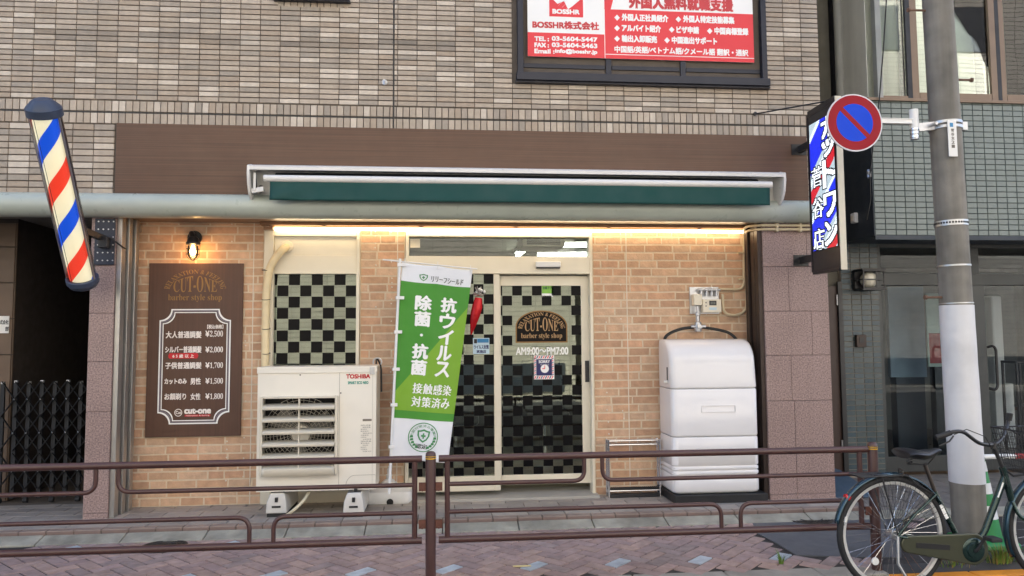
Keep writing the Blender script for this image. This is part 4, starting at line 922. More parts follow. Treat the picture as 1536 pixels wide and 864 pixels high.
for px in (646, 1311, -345):
    xx = X(px); b = MB(); b.lathe([(.032,-.3), (.032, zT+.02), (.03, zT+.034), (.02, zT+.044), (.001, zT+.047)], (xx, RY, 0), 22); po = b.build('post', m_rail, gr_, smooth=40)
    b = MB(); b.lathe([(.0335, zT+.0), (.0335, zT+.006)], (xx, RY, 0), 22); b.lathe([(.0335, zT+.014), (.0335, zT+.017)], (xx, RY, 0), 22); b.build('reflective_band', m_yel, po, smooth=40)
    for sgn in (-1, 1):
        if px == 1311 and sgn == 1 or px == -345 and sgn == -1: continue
        for zc_ in (zU-.01, zB+.10):
            b = MB(); b.box(min(xx+sgn*.03, xx+sgn*.072), max(xx+sgn*.03, xx+sgn*.072), RY-.02, RY-.012, zc_-.026, zc_+.026); b.box(min(xx+sgn*.03, xx+sgn*.062), max(xx+sgn*.03, xx+sgn*.062), RY-.012, RY+.02, zc_+.0, zc_+.02)
            b.tube([(xx+sgn*.05, RY-.03, zc_-.02), (xx+sgn*.05, RY+.025, zc_-.02)], .007, 6); b.build('bracket', mat('rusty_brown', rgb(92,54,42), .6, var=.25, scale=30), po)
# ------------------------------------------------------------------ utility pole
UY = -1.28; ub = P(1457.5,838,UY); ub.z = 0; ut = P(1406,0,UY); ax = (ut-ub).normalized()
m_pole = mat('weathered_concrete', rgb(128,124,116), .85, var=.16, scale=7, bump=.0015, bscale=120, streak=.38, grime=.45)
up_ = thing('utility_pole', 'weathered grey concrete utility pole with a white sheet wrapped round it behind the bicycle', 'utility pole', ub)
def pp_(z): return ub + ax*(z/ax.z)
def prad(z): return .1135-.0026*z
MB().tube([pp_(z_) for z_ in (-.2,0,1,2,3,4,5.5,7)], [prad(z_) for z_ in (-.2,0,1,2,3,4,5.5,7)], 36).build('shaft', m_pole, up_, smooth=60)
zc0, zc1 = P(1447,723,UY).z, P(1432,458,UY).z
rg = []
for k in range(13):
    z_ = zc0+(zc1-zc0)*k/12; c = pp_(z_); rg.append([c+Vector((math.cos(2*PI*j/36), math.sin(2*PI*j/36), 0))*(prad(z_)+.004+.0015*math.sin(j*3+k)) for j in range(36)])
MB().loft(rg).build('white_sheet', mat('white_sheet', rgb(214,214,216), .45, var=.04, grime=.25, bump=.002, bscale=9), up_, smooth=60)
for py, h_ in ((336, .02), (399, .006), (455, .004)):
    z_ = P(1440,py,UY).z; MB().tube([pp_(z_-h_), pp_(z_+h_)], prad(z_)+.004, 36).build('steel_band', m_steel, up_, smooth=50)
b = MB(); z_ = P(1440,336,UY).z
for k in range(36):
    a = 2*PI*k/36; c = pp_(z_); r_ = prad(z_)+.0045; b.obox(c+Vector((math.cos(a)*r_, math.sin(a)*r_, 0)), Vector((-math.sin(a), math.cos(a), 0))*.006, Vector((math.cos(a), math.sin(a), 0))*.001, Vector((0,0,.007)))
b.build('band_slots', m_dark, up_)
for px, py, sgn in ((1455,120,1), (1363,15,-1), (1383,446,-1)):
    z_ = P(px,py,UY).z; c = pp_(z_); L_ = .235; b = MB(); b.tube([c+Vector((sgn*.09,0,0)), c+Vector((sgn*L_,0,0))], .009, 8); b.tube([c+Vector((sgn*(L_-.006),0,0)), c+Vector((sgn*(L_+.008),0,0))], .017, 10); b.build('step_bolt', mat('rusty_steel', rgb(112,88,74), .6, .3, var=.25, scale=30), up_, smooth=40)
z0_, z1_ = P(1430,241,UY).z, P(1430,188,UY).z; c = pp_((z0_+z1_)/2); pl_ = Vector((P(1429,215,UY-.12).x, 0, 0))
b = MB(); b.box(pl_.x-.034, pl_.x+.034, UY-.124, UY-.116, z0_, z1_); plate = b.build('number_plate', m_white, up_, bevel=.003)
MB().box(pl_.x-.018, pl_.x+.006, UY-.1262, UY-.1242, z1_-.05, z1_-.02).build('blue_mark', mat('blue_ink'), plate)
mb = MB()
for i_, ch in enumerate('菅谷支21'): text(mb, ch, facade(UY-.1242), pl_.x-.012, pl_.x+.012, z1_-.085-i_*.03, z1_-.063-i_*.03, .0006, .001)
mb.build('plate_lettering', mat('grey_ink'), plate)
# no parking sign on its arm
npx = G(1282,184).x; NY_ = UY-.06; nc = P(1282,184,NY_); nr = abs(P(1282,141,NY_).z-P(1282,227,NY_).z)/2
ns = thing('no_parking_sign', 'round blue and red no parking sign on an arm from the utility pole', 'road sign', nc)
def disc(r0, r1, w0, w1, n=56):
    b = MB(); f_ = facade(nc.y); ring = lambda r, w: [f_(nc.x+r*math.cos(2*PI*k/n), nc.z+r*math.sin(2*PI*k/n), w) for k in range(n)]
    if r0 <= 0: b.loft([ring(r1, w0), ring(r1, w1)])
    else: b.loft([ring(r0, w0), ring(r1, w0), ring(r1, w1), ring(r0, w1), ring(r0, w0)], cap=False)
    return b
disc(0, nr, -.012, 0).build('disc', mat('sign_back_white', rgb(206,204,212), .4), ns, smooth=40)
disc(0, nr*.955, .0002, .001).build('red_ring', mat('sign_red', rgb(146,16,32), .45, var=.04, spec=.2), ns, smooth=40)
b = disc(0, nr*.655, .0012, .002); b.build('blue_field', mat('sign_blue', rgb(2,66,206), .45, var=.03, spec=.2), ns, smooth=40)
b = MB(); d1 = Vector((1,0,-1)).normalized(); b.bar(nc+Vector((0,-.0026,0))-d1*nr*.72, nc+Vector((0,-.0026,0))+d1*nr*.72, .001, nr*.17, (0,1,0))
b = MB(); h_ = nr*.082; L_ = nr*.70; per = Vector((1,0,1)).normalized(); i = b.vs([nc+Vector((0,-.0028,0))+d1*s*L_+per*t*h_ for s, t in ((-1,-1),(1,-1),(1,1),(-1,1))]+[nc+Vector((0,-.0022,0))+d1*s*L_+per*t*h_ for s, t in ((-1,-1),(1,-1),(1,1),(-1,1))])
b.face((i,i+1,i+2,i+3)); b.face((i+4,i+5,i+6,i+7)); [b.face((i+k, i+(k+1)%4, i+4+(k+1)%4, i+4+k)) for k in range(4)]
b.build('slash', mat('sign_red'), ns)
za = P(1345,181,NY_).z; xe = P(1374,180,NY_).x
b = MB(); b.bar((nc.x-.1, nc.y+.03, za+.004), (xe, NY_+.03, za+.004), .03, .04); b.bar((nc.x-.1, nc.y+.012, za+.02), (xe, NY_+.012, za+.02), .008, .006); b.bar((nc.x-.1, nc.y+.012, za-.014), (xe, NY_+.012, za-.014), .008, .006); b.build('arm', m_white, ns, bevel=.003)
MB().tube([(xe+.005, NY_+.03, za-.13), (xe+.005, NY_+.03, za-.05)], .028, 18).build('sleeve_base', m_steel, ns, smooth=40)
b = MB(); [b.tube([(xe+.005, NY_+.03, za-.115+k*.028), (xe+.005, NY_+.03, za-.103+k*.028)], .031, 18) for k in range(3)]; b.build('hose_clamp', m_chrome, ns, smooth=40)
MB().tube([(xe+.005, NY_+.03, za-.05), (xe+.005, NY_+.03, za+.095)], .031, 20).build('sleeve', m_white, ns, smooth=40)
zcl = P(1405,190,UY).z; cpole = pp_(zcl)
b = MB(); b.bar((xe+.03, NY_+.03, zcl-.02), (cpole.x-.09, UY-.02, zcl), .03, .06); rg_ = prad(zcl)+.006
for dz in (-.018, .018):
    ring = [[cpole+Vector((math.cos(2*PI*j/36)*r_, math.sin(2*PI*j/36)*r_, dz+hh)) for j in range(36)] for r_, hh in ((rg_-.004,-.010), (rg_+.003,-.010), (rg_+.003,.010), (rg_-.004,.010))]
    b.loft(ring, cap=False)
b.box(cpole.x+.10, cpole.x+.15, UY-.04, UY+.0, zcl-.03, zcl+.03); b.tube([(cpole.x-.13, UY-.09, zcl), (cpole.x-.13, UY+.02, zcl)], .012, 8); b.build('pole_clamp', m_steel, ns, smooth=40)
# ------------------------------------------------------------------ cone and its bar
q = G(1480,822); cn = thing('traffic_cone', 'green traffic cone with white stripes standing behind the utility pole', 'traffic cone', (q.x+.03, q.y+.0, 0))
ccx, ccy = q.x+.06, q.y+.12; zT_ = P(1481,673,ccy).z
m_cg = mat('cone_green', rgb(20,128,64), .45, var=.06, grime=.12); m_cw = mat('cone_white', rgb(220,222,222), .4, var=.03, grime=.1)
rr_ = lambda z_: .135-.105*(z_/zT_)
MB().loft([[(ccx+x, ccy+y, z_) for x, y in rrect(0, 0, h_, h_, .05, 4)] for h_, z_ in ((.18,0), (.18,.025), (.165,.04), (.14,.045))]).build('base', m_cg, cn, smooth=40)
MB().lathe([(rr_(.04),.04)]+[(rr_(zT_*t), zT_*t) for t in (.3,.6,.95)]+[(.022,zT_), (.001,zT_)], (ccx, ccy, 0), 32).build('body', m_cg, cn, smooth=40)
for t0, t1 in ((.28,.42), (.54,.65), (.77,.87)):
    MB().lathe([(rr_(zT_*t0)-.002, zT_*t0), (rr_(zT_*t0)+.0015, zT_*t0), (rr_(zT_*t1)+.0015, zT_*t1), (rr_(zT_*t1)-.002, zT_*t1)], (ccx, ccy, 0), 32).build('stripe', m_cw, cn, smooth=40)
cb_ = thing('cone_bar', 'red and white striped bar resting on the green cone behind the bicycle basket', 'barrier bar', (ccx+.5, ccy, zT_*.9))
MB().tube([(ccx-.0, ccy-.045, zT_*.925), (ccx+1.5, ccy-.045, zT_*.925)], .018, 14).build('tube', m_cw, cb_, smooth=40)
for k in range(4): MB().tube([(ccx+.25+k*.36, ccy-.045, zT_*.925), (ccx+.40+k*.36, ccy-.045, zT_*.925)], .0188, 14).build('red_stripe', mat('bar_red', rgb(198,44,44), .4), cb_, smooth=40)
b = MB(); b.tube(arc((ccx, ccy, zT_*.925), .048, 0, 2*PI, 20, (1,0,0), (0,1,0))[:-1], .006, 6, closed=True); b.build('ring', m_cw, cb_)
#@@PART5
random.seed(31)
# ------------------------------------------------------------------ vertical LED sign
LX = 3.2
zA, zBt = PX(1213,166,LX), PX(1213,402,LX); yA = PX(1213,280,LX).y; yB = PX(1257,280,LX).y
ztp, zbt = (PX(1213,166,LX).z+PX(1257,151,LX).z)/2, (PX(1213,403,LX).z+PX(1257,409,LX).z)/2
led = thing('led_sign', 'tall glowing LED sign with white characters projecting from the shop front beside the road sign', 'shop sign', (LX, (yA+yB)/2, zbt))
TH = .042; b = MB(); b.box(LX+.004, LX+TH, yB, yA, zbt, ztp); b.build('cabinet', m_black, led, bevel=.004)
b = MB(); e = .022; b.box(LX, LX+.0038, yB, yB+e, zbt, ztp); b.box(LX, LX+.0038, yA-e, yA, zbt, ztp); b.box(LX, LX+.0038, yB+e, yA-e, zbt, zbt+e); b.box(LX, LX+.0038, yB+e, yA-e, ztp-e, ztp); b.build('bezel', mat('sign_bezel', rgb(52,50,54), .35, .5), led)
b = MB(); b.box(LX-.004, LX+TH+.006, yB-.014, yB-.001, zbt-.02, ztp+.02); b.build('front_edge', mat('ivory_edge', rgb(224,216,196), .45, var=.03, grime=.12), led, bevel=.003)
for za_, zb_ in ((ztp+.001, ztp+.03), (zbt-.02, zbt-.001)): MB().box(LX+.0, LX+TH, yB+.02, yA-.02, za_, zb_).build('end_rail', m_black, led)
sz1, sz0 = PX(1222,184,LX).z, PX(1222,377,LX).z; sy0, sy1 = yB+.03, yA-.05   # screen lies between (front, back)
sm = lambda u, v, w: Vector((LX-w, sy1+(sy0-sy1)*u, sz0+(sz1-sz0)*v))
E_ = lambda n, c, s: mat(n, (.02,.02,.02), .5, emit=c, es=s)
m_lw, m_lb, m_lr, m_lk = E_('led_white', (.85,.92,1), .5), E_('led_blue', (.012,.03,.9), .34), E_('led_red', (.95,.02,.04), .25), E_('led_pale', (.5,.62,.7), .36)
# pixel field: each pixel a small lit square with a dark gap
nu, nv = 34, 116
pix = {}
def inside(poly, u, v): return inpoly(u, v, poly)
class Raster:
    "rasterises a glyph's triangles to the pixel grid"
    pass
def raster(body, u0, u1, v0, v1):
    g_, f_, _ = glyphs(body, 2); on_ = set()
    tri = []
    for q in f_:
        pts = [(u0+(u1-u0)*g_[k][0], v0+(v1-v0)*g_[k][1]) for k in q]; tri.append(pts)
    for j in range(nv):
        for i in range(nu):
            u, v = (i+.5)/nu, (j+.5)/nv
            for pts in tri:
                if min(p[0] for p in pts) <= u <= max(p[0] for p in pts) and inpoly(u, v, pts): on_.add((i, j)); break
    out = set(on_)
    return out
wh = set()
for ch, v1_, hh in (('カ', .99, .155), ('ッ', .81, .12), ('ト', .66, .20), ('ワ', .405, .17), ('ン', .19, .17)): wh |= raster(ch, .50, .97, v1_-hh, v1_)
wh |= {(i+1, j) for i, j in wh if i+1 < nu}; wh |= {(i+1, j) for i, j in wh if i+1 < nu}; wh |= {(i, j+1) for i, j in wh if j+1 < nv}
for ch, v1_, hh in (('菅', .645, .15), ('谷', .405, .155), ('店', .165, .155)): w2_ = raster(ch, .03, .46, v1_-hh, v1_); wh |= w2_ | {(i+1, j) for i, j in w2_}
sets = {'w': MB(), 'b': MB(), 'r': MB(), 'k': MB()}
for j in range(nv):
    for i in range(nu):
        u, v = (i+.5)/nu, (j+.5)/nv
        t = ((1-v+.30*u-.06)/.64) % 1.0
        c = 'w' if (i, j) in wh else ('r' if .74 < t < .90 else 'b' if .14 < t < .54 else ('w' if (.07 < t < .17 or .60 < t < .68) and (i+j) % 2 else 'k'))
        if (i, j) not in wh and any((i+a, j+b_) in wh for a in (-1, 0, 1) for b_ in (-1, 0, 1)): continue
        a = .09; sets[c].quad(sm((i+a)/nu, (j+a)/nv, .0045), sm((i+1-a)/nu, (j+a)/nv, .0045), sm((i+1-a)/nu, (j+1-a)/nv, .0045), sm((i+a)/nu, (j+1-a)/nv, .0045))
scr = MB(); scr.box(LX-.0042, LX-.0002, sy0-.004, sy1+.004, sz0-.004, sz1+.004); scr = scr.build('screen', m_dark, led)
for k_, nm, m_ in (('w','white_pixels',m_lw), ('b','blue_pixels',m_lb), ('r','red_pixels',m_lr), ('k','pale_pixels',m_lk)): sets[k_].build(nm, m_, scr)
b = MB()
for py in (214, 387):
    zc_ = PX(1213,py,LX).z; b.box(LX+.02, LX+.06, yA, -.001 if py > 300 else -.031, zc_-.03, zc_+.03); b.box(LX-.04, LX+.10, -.036, -.031, zc_-.05, zc_+.05) if py < 300 else b.box(LX-.04, LX+.10, -.006, -.0005, zc_-.05, zc_+.05)
b.build('wall_bracket', m_black, led)
q = P(1132,171,-.005); b = MB(); b.tube([q, (LX+.04, yB+.12, ztp+.025)], .007, 8); b.lathe([(.001,-.02), (.018,-.016), (.018,0)], q, 10, 'y'); b.build('stay_rod', m_black, led)
# ------------------------------------------------------------------ notice board in the upper window
BYn = -.02; bn = thing('window_notice', 'red and white company notice board covering the dark upper window', 'notice board', P(960,40,BYn))
nx0, nx1 = P(791.5,50,BYn).x, P(1130,50,BYn).x; nz0 = P(960,89,BYn).z; nz1 = nz0+1.05
MB().box(nx0, nx1, BYn, BYn+.008, nz0, nz1).build('panel', m_wink, bn)
def nb(poly, m_, nm, w=.0012): MB().prism([(P(x, y, BYn).x, P(x, y, BYn).z) for x, y in poly], facade(BYn), .0002, w).build(nm, m_, bn)
xm_ = P(907,50,BYn).x
fy_ = lambda x, y: y
zr1 = P(850,50,BYn).z; MB().box(nx0, xm_-.003, BYn-.0012, BYn-.0002, nz0, zr1).build('red_panel', m_redink, bn)
zr2 = P(1000,17,BYn).z; MB().box(xm_+.003, nx1, BYn-.0012, BYn-.0002, nz0, zr2).build('red_panel', m_redink, bn)
nb([(906.5,14),(906.5,-60),(935,-60),(916,14)], m_redink, 'red_panel', .0011)
MB().box(xm_+.003, nx1-.0, BYn-.002, BYn-.0013, nz0+.035, nz0+.041).build('white_rule', m_wink, bn)
a0 = P(824,24.5,BYn); a1 = P(874,-26,BYn); MB().box(a0.x, a1.x, BYn-.0012, BYn-.0002, a0.z, a1.z).build('red_square', m_redink, bn)
hb = MB()
for x0, y0, l in ((834,4,16), (838,8,16), (843,11.5,14), (849,14,11)):
    p0, p1 = P(x0,y0,BYn), P(x0+l*.72,y0-l*.75,BYn); hb.bar(p0+Vector((0,-.0022,0)), p1+Vector((0,-.0022,0)), .001, .024, (0,1,0)) if False else hb.prism([((p0+ (p1-p0)*t).x + s*.009, (p0+(p1-p0)*t).z + s*.009) for t, s in ((0,-1),(1,-1),(1,1),(0,1))], facade(BYn), .0014, .0022)
hb.prism([(P(x,y,BYn).x, P(x,y,BYn).z) for x, y in ((828,-2),(846,-14),(870,-10),(870,0),(858,10),(852,14),(846,2),(836,6))], facade(BYn), .0024, .0032)
hb.build('handshake_mark', m_wink, bn)
mb = MB(); tpx(mb, 'BOSSHR', 829, 14.5, 869, 20.8, BYn, .003, .0014)
for s, s2, y in (('TEL :', '03-5604-5447', 55.2), ('FAX :', '03-5604-5463', 64.6), ('Email :', 'info@bosshr.jp', 73.8)): tpx(mb, s, 802, y, 802+len(s)*4.2, y+6.2, BYn, .0026, .0014); tpx(mb, s2, 828-(s[0] == 'E')*-5, y+.4, 895.5, y+6.6+(s[0] == 'E')*1.2, BYn, .0026, .0014)
def row(items, y, h):
    for s, x0, x1 in items: tpx(mb, s, x0, y+.028*(x0-900)*.8-1, x1, y+h+.028*(x0-900)*.8-1, BYn, .003, .0014)
def dia(x, y): c = P(x, y, BYn); mb.prism([(c.x-.026,c.z), (c.x,c.z-.028), (c.x+.026,c.z), (c.x,c.z+.028)], facade(BYn), .0012, .002)
for s, x0, x1, y in (('外国人正社員紹介', 933, 1002, 22), ('外国人特定技能募集', 1025, 1101, 24.5), ('アルバイト紹介', 933, 991, 37.7), ('ビザ申請', 1015, 1048, 40), ('中国商標登録', 1072, 1122, 42), ('輸出入卸販売', 933, 985, 53.5), ('中国進出サポート', 1008, 1075, 56)):
    tpx(mb, s, x0, y, x1, y+10, BYn, .0032, .0014); dia(x0-7.5, y+4.6)
tpx(mb, '中国語/英語/ベトナム語/クメール語 翻訳・通訳', 922, 71.8, 1122, 81.5, BYn, .0022, .0014)
mb.build('white_lettering', m_wink, bn)
mb = MB(); tpx(mb, 'BOSSHR株式会社', 799, 32.3, 898, 43.5, BYn, .0034, .0014); mb.build('red_lettering', mat('notice_red_ink', rgb(200,62,66), .5), bn); mb = MB(); tpx(mb, '外国人無料就職支援', 944, -3, 1099, 14.5, BYn, .006, .0014); mb.build('red_lettering', mat('notice_red_ink', rgb(200,62,66), .5), bn)
# ------------------------------------------------------------------ barber pole, tilted out from the pier
pbm, ptp = P(123.5,418,-.26), P(67.5,172,-.98); dirv = (ptp-pbm); Lp = dirv.length; rt = dirv.to_track_quat('Z', 'X')
bp_ = thing('barber_pole', 'slanting barber pole with red white and blue spiral stripes on the left granite pier', 'barber pole', pbm, local=True)
bp_.rotation_mode = 'QUATERNION'; bp_.rotation_quaternion = rt
Rp = .088
m_str = mat('spiral_stripes', (.8,.8,.8), .4, var=.02); N = m_str.node_tree.nodes; L = m_str.node_tree.links; B_ = N['Principled BSDF']
tc = N.new('ShaderNodeTexCoord'); sp = N.new('ShaderNodeSeparateXYZ'); L.new(tc.outputs['Object'], sp.inputs[0])
def mth(op, a, b=None):
    n_ = N.new('ShaderNodeMath'); n_.operation = op
    for k, x in ((0,a), (1,b)):
        if x is None: continue
        if isinstance(x, (int, float)): n_.inputs[k].default_value = x
        else: L.new(x, n_.inputs[k])
    return n_.outputs[0]
ang = mth('DIVIDE', mth('ARCTAN2', sp.outputs['Y'], sp.outputs['X']), 2*PI); t_ = mth('FRACT', mth('ADD', mth('SUBTRACT', mth('DIVIDE', sp.outputs['Z'], .66), ang), STRIPE if 'STRIPE' in globals() else .165))
cr = N.new('ShaderNodeValToRGB'); cr.color_ramp.interpolation = 'CONSTANT'; el = cr.color_ramp.elements
el[0].position = 0; el[0].color = (*rgb(240,232,200), 1); el[1].position = .27; el[1].color = (*rgb(20,84,214), 1)
for p_, c_ in ((.5, rgb(240,232,200)), (.77, rgb(232,66,44))): e_ = el.new(p_); e_.color = (*c_, 1)
L.new(t_, cr.inputs[0]); L.new(cr.outputs[0], B_.inputs['Base Color']); L.new(cr.outputs[0], B_.inputs['Emission Color']); B_.inputs['Emission Strength'].default_value = .13
b = MB(); b.tube([(0,0,-.0), (0,0,Lp)], Rp, 48); b.build('striped_cylinder', m_str, bp_, smooth=50)
b = MB(); b.tube([(0,0,-.02), (0,0,Lp+.02)], Rp+.016, 40); b.build('clear_tube', glass_mat('acrylic', 1.35, (.97,.97,.96)), bp_, smooth=50)
m_cap = mat('blue_black_cap', rgb(62,72,92), .45, .1, var=.1, grime=.2)
b = MB(); b.lathe([(.001,Lp+.11), (.05,Lp+.112), (.064,Lp+.105), (.108,Lp+.062), (.113,Lp+.052), (.118,Lp+.05), (.118,Lp-.004), (.113,Lp-.008), (.001,Lp-.008)], (0,0,0), 12 if False else 24); b.build('top_cap', m_cap, bp_, smooth=25)
b = MB(); b.lathe([(.001,.012), (.112,.012), (.118,.008), (.118,-.028), (.112,-.034), (.10,-.06), (.07,-.078), (.001,-.08)], (0,0,0), 24); b.build('bottom_cap', m_cap, bp_, smooth=25)
# wall side of the pole in its own frame: find the local direction that faces +Y
ly_ = rt.inverted() @ Vector((0,1,0)); ly_.z = 0; ly_.normalize(); lx_ = Vector((0,0,1)).cross(ly_)
b = MB(); c0 = ly_*(Rp+.03)
b.bar(c0+Vector((0,0,-.02)), c0+Vector((0,0,Lp+.02)), .05, .03, ly_); 
for s in (-1, 1): pass
b.tube([-ly_*(Rp+.013)+lx_*.03+Vector((0,0,0)), -ly_*(Rp+.013)+lx_*.03+Vector((0,0,Lp))], .002, 5)
b.build('back_channel', m_black, bp_)
b = MB()
for s in (-1, 1): b.bar(-ly_*.02+lx_*s*(Rp+.014)+Vector((0,0,.01)), -ly_*.02+lx_*s*(Rp+.014)+Vector((0,0,Lp-.01)), .010, .02, ly_)
b.build('edge_trim', mat('grey_trim', rgb(120,116,120), .35, .2), bp_)
def loc(p): return rt.inverted() @ (Vector(p)-pbm)
b = MB(); w0 = P(150,356,-.09); j_ = Vector((w0.x-.03, -.02, w0.z)); pc = c0+Vector((0,0,.38))
pl0, pl1 = P(141,397,-.012), P(173,328,-.012)
cc_ = [loc((x, y, z_)) for z_ in (pl0.z, pl1.z) for y in (-.016, -.001) for x in (pl0.x, pl1.x)]; i = b.vs(cc_)
for q in ((0,2,3,1), (4,5,7,6), (0,1,5,4), (2,6,7,3), (0,4,6,2), (1,3,7,5)): b.face([i+k for k in q])
b.build('wall_plate', mat('steel_blue_plate', rgb(58,62,72), .5, .5, var=.1), bp_)
b = MB()
for i_ in range(4):
    for j2 in range(6):
        q = Vector((pl0.x+.028+i_*.04, -.016, pl0.z+.035+j2*.065))
        if 0 < i_ < 3 and 1 < j2 < 4: continue
        b.tube([loc(q), loc(q+Vector((0,-.004,0)))], .006, 8)
b.build('rivets', m_steel, bp_)
b = MB(); b.bar(loc((pl0.x+.07, -.02, w0.z)), pc, .05, .05); q = P(157,364,-.04); b.obox(loc((q.x, -.05, q.z)), rt.inverted()@Vector((.036,0,0)), rt.inverted()@Vector((0,.034,0)), rt.inverted()@Vector((0,0,.045))); b.build('mount_arm', m_black, bp_, bevel=.004)
# ------------------------------------------------------------------ folding gate in the passage
gy = .72; gt = thing('folding_gate', 'black folding lattice gate closing the dark stair passage', 'gate', (P(60,740,gy).x, gy, TZ)); m_gate = mat('black_gate_metal', (.016,.017,.02), .5, .3, var=.15)
gx0_, gx1_ = -4.1, -2.80; gzt = P(90,575,gy).z; b = MB(); nb_ = int((gx1_-gx0_)/.112)
pickx = [gx1_-.03-k*.112 for k in range(nb_)]
for k, x in enumerate(pickx): b.box(x-.017, x+.017, gy-.011, gy+.011, TZ+.04, gzt+.01*(k % 2))
b.build('picket', m_gate, gt)
b = MB(); w_ = .112
for k in range(nb_-2):
    for zc_ in (TZ+.28, TZ+.62, TZ+.92):
        a0 = pickx[k]; a1 = pickx[k+2] if k+2 < nb_ else pickx[-1]
        b.bar((a0, gy-.018, zc_-.16), (a1, gy-.018, zc_+.16), .004, .024, (0,1,0)); b.bar((a0, gy-.026, zc_+.16), (a1, gy-.026, zc_-.16), .004, .024, (0,1,0))
b.build('lattice', m_gate, gt)
b = MB()
for k in range(1, nb_-2):
    for zc_ in (TZ+.28, TZ+.62, TZ+.92): b.lathe([(.001,-.006), (.007,-.004), (.007,0)], (pickx[k+1], gy-.029, zc_), 8, 'y')
b.build('rivets', m_steel, gt)
b = MB()
for x in pickx[::2]: b.lathe([(.001,-.02), (.02,-.018), (.02,.018), (.001,.02)], (x, gy, TZ+.02), 12, 'x')
b.build('caster', m_rubber, gt)
b = MB(); [b.box(x-.013, x+.013, gy-.013, gy+.013, gzt+.0102*(k%2)+.0005, gzt+.02+.0102*(k%2)) for k, x in enumerate(pickx)]; b.build('picket_cap', m_steel, gt)
q0, q1 = P(-14,500,.788), P(14.5,474,.788); sp_ = thing('name_plate', 'small white plate with black characters on the brown tiles at the far left', 'name plate', q0)
MB().box(q0.x, q1.x, .78, .790, q0.z, q1.z).build('plate', m_white, sp_, bevel=.002); mb = MB(); tpx(mb, '式会社', 0, 480, 13, 486.5, .78, .001, .001); tpx(mb, '部', 8, 490, 13, 496.5, .78, .001, .001); mb.build('lettering', m_blackink, sp_)
b = MB(); q = P(577,124,0); b.tube([q+Vector((0,-.01,0)), q+Vector((0,-.09,-.01))], .010, 8); b.lathe([(.001,-.015), (.024,-.014), (.024,.0)], q, 14, 'y'); b.tube([q+Vector((0,-.085,-.008)), q+Vector((0,-.09,-.05))], .008, 8); tag(b.build('wall_spout', m_steel, smooth=40), 'tiny metal spout fixed to the tiled wall above the brown fascia', 'spout')
#@@PART6
random.seed(47)
# ------------------------------------------------------------------ the neighbouring building
NF, NB = .45, 1.05
XL = P(1308,250,NF).x; XW = P(1264,500,NB).x; XS = P(1320,500,NB).x; XE = 9.0
zbay, zsill = (P(1310,353,NF).z+P(1536,355,NF).z)/2, (P(1320,148,NF).z+P(1530,152,NF).z)/2
nbld = thing('tiled_neighbour_building', 'grey green tiled building with bronze windows and glazed shop front behind the pole', 'building', (6, NB, 0))
m_nt = mat('grey_green_tile', attr=True, rough=.3, var=.07, scale=10, streak=.06)
m_ngrout = mat('tile_joint', rgb(62,72,72), .9)
ncol = lambda i, j: jit3(rgb(116,126,122), .05)
pu = P(1345.5,250,NF).x-P(1330,250,NF).x; pvn = pu*.512
b = MB(); rect_tiles(b, facade(NF), XL+.004, XE, zbay+.004, zsill-.03, pu, pvn, .006, ncol, t=.006, ch=.002); b.build('bay_tiles', m_nt, nbld, recalc=False)
b = MB(); b.box(XL, XE, NF+.001, NF+.1, zbay, zsill-.03); b.build('tile_backing', m_ngrout, nbld)
m_nd = mat('dark_blue_panel', rgb(46,54,64), .5, var=.08, streak=.12)
b = MB(); b.box(XL-.006, XL-.001, NF-.004, NB+.3, zbay, zsill-.03); b.box(XL, XE, NF+.101, NB+.3, zbay, zbay+.06); b.box(XL+.001, XE, NF-.01, NF-.001, zbay-.04, zbay+.003); b.build('bay_side', m_nd, nbld)
lcol = lambda i, j: jit3(random.choice((rgb(66,80,84), rgb(62,76,80), rgb(72,84,86), rgb(60,78,86))), .06)
b = MB(); rect_tiles(b, facade(NB), XW, XS, .05, zbay, pu, pvn, .006, lcol, t=.006, ch=.002, origin=(XW, .06)); b.build('wall_tiles', m_nt, nbld, recalc=False)
b = MB(); b.box(XW, XS, NB+.001, NB+.2, .0, zbay+.1); b.box(3.49, XE, 4.6, 4.8, 0, zbay+.3); b.box(3.49, 3.56, NB+.2, 4.6, 0, 9); b.box(3.49, XE, NB+.1, 4.8, zbay+.06, zbay+.3); b.box(XE, XE+.2, NF, 9, 0, 9); b.box(3.49, XE, 8, 8.2, 0, 9); b.box(3.49, XE+.2, NF, 8.2, 9, 9.3); b.box(3.49, XE, 4.4, 4.6, zbay, 9); b.box(XL, XE, NF+.02, NF+.25, zsill+1.9, 9)
b.build('wall', m_render, nbld)
b = MB(); b.box(3.486, XW-.001, NB+.05, NB+.25, P(1255,430,NB).z, 9); b.build('gap_wall', mat('gap_render', rgb(96,92,80), .85, streak=.2), nbld)
b = MB(); b.box(3.486, XW-.02, NB+.0, NB+.05, .05, P(1255,429,NB).z); sdn = b.build('side_door', mat('dark_brown_door', rgb(58,40,34), .45, var=.1), nbld, bevel=.004)
b = MB(); b.box(XW-.05, XW-.002, NB-.03, NB-.0005, .05, P(1255,427,NB).z+.03); b.build('door_jamb', m_black, sdn); b = MB()
for z_ in (P(1258,450,NB).z, P(1258,668,NB).z): b.tube([(XW-.056, NB-.014, z_-.055), (XW-.056, NB-.014, z_+.055)], .011, 8)
b.build('hinge', m_steel, sdn)
b = MB(); xx = P(1255,80,NB).x; b.tube([(xx, NB-.06, 3.2), (xx, NB-.06, 8.5)], .05, 16); b.build('downpipe', mat('pale_grey_pipe', rgb(158,158,150), .5, var=.06, streak=.15), nbld, smooth=50)
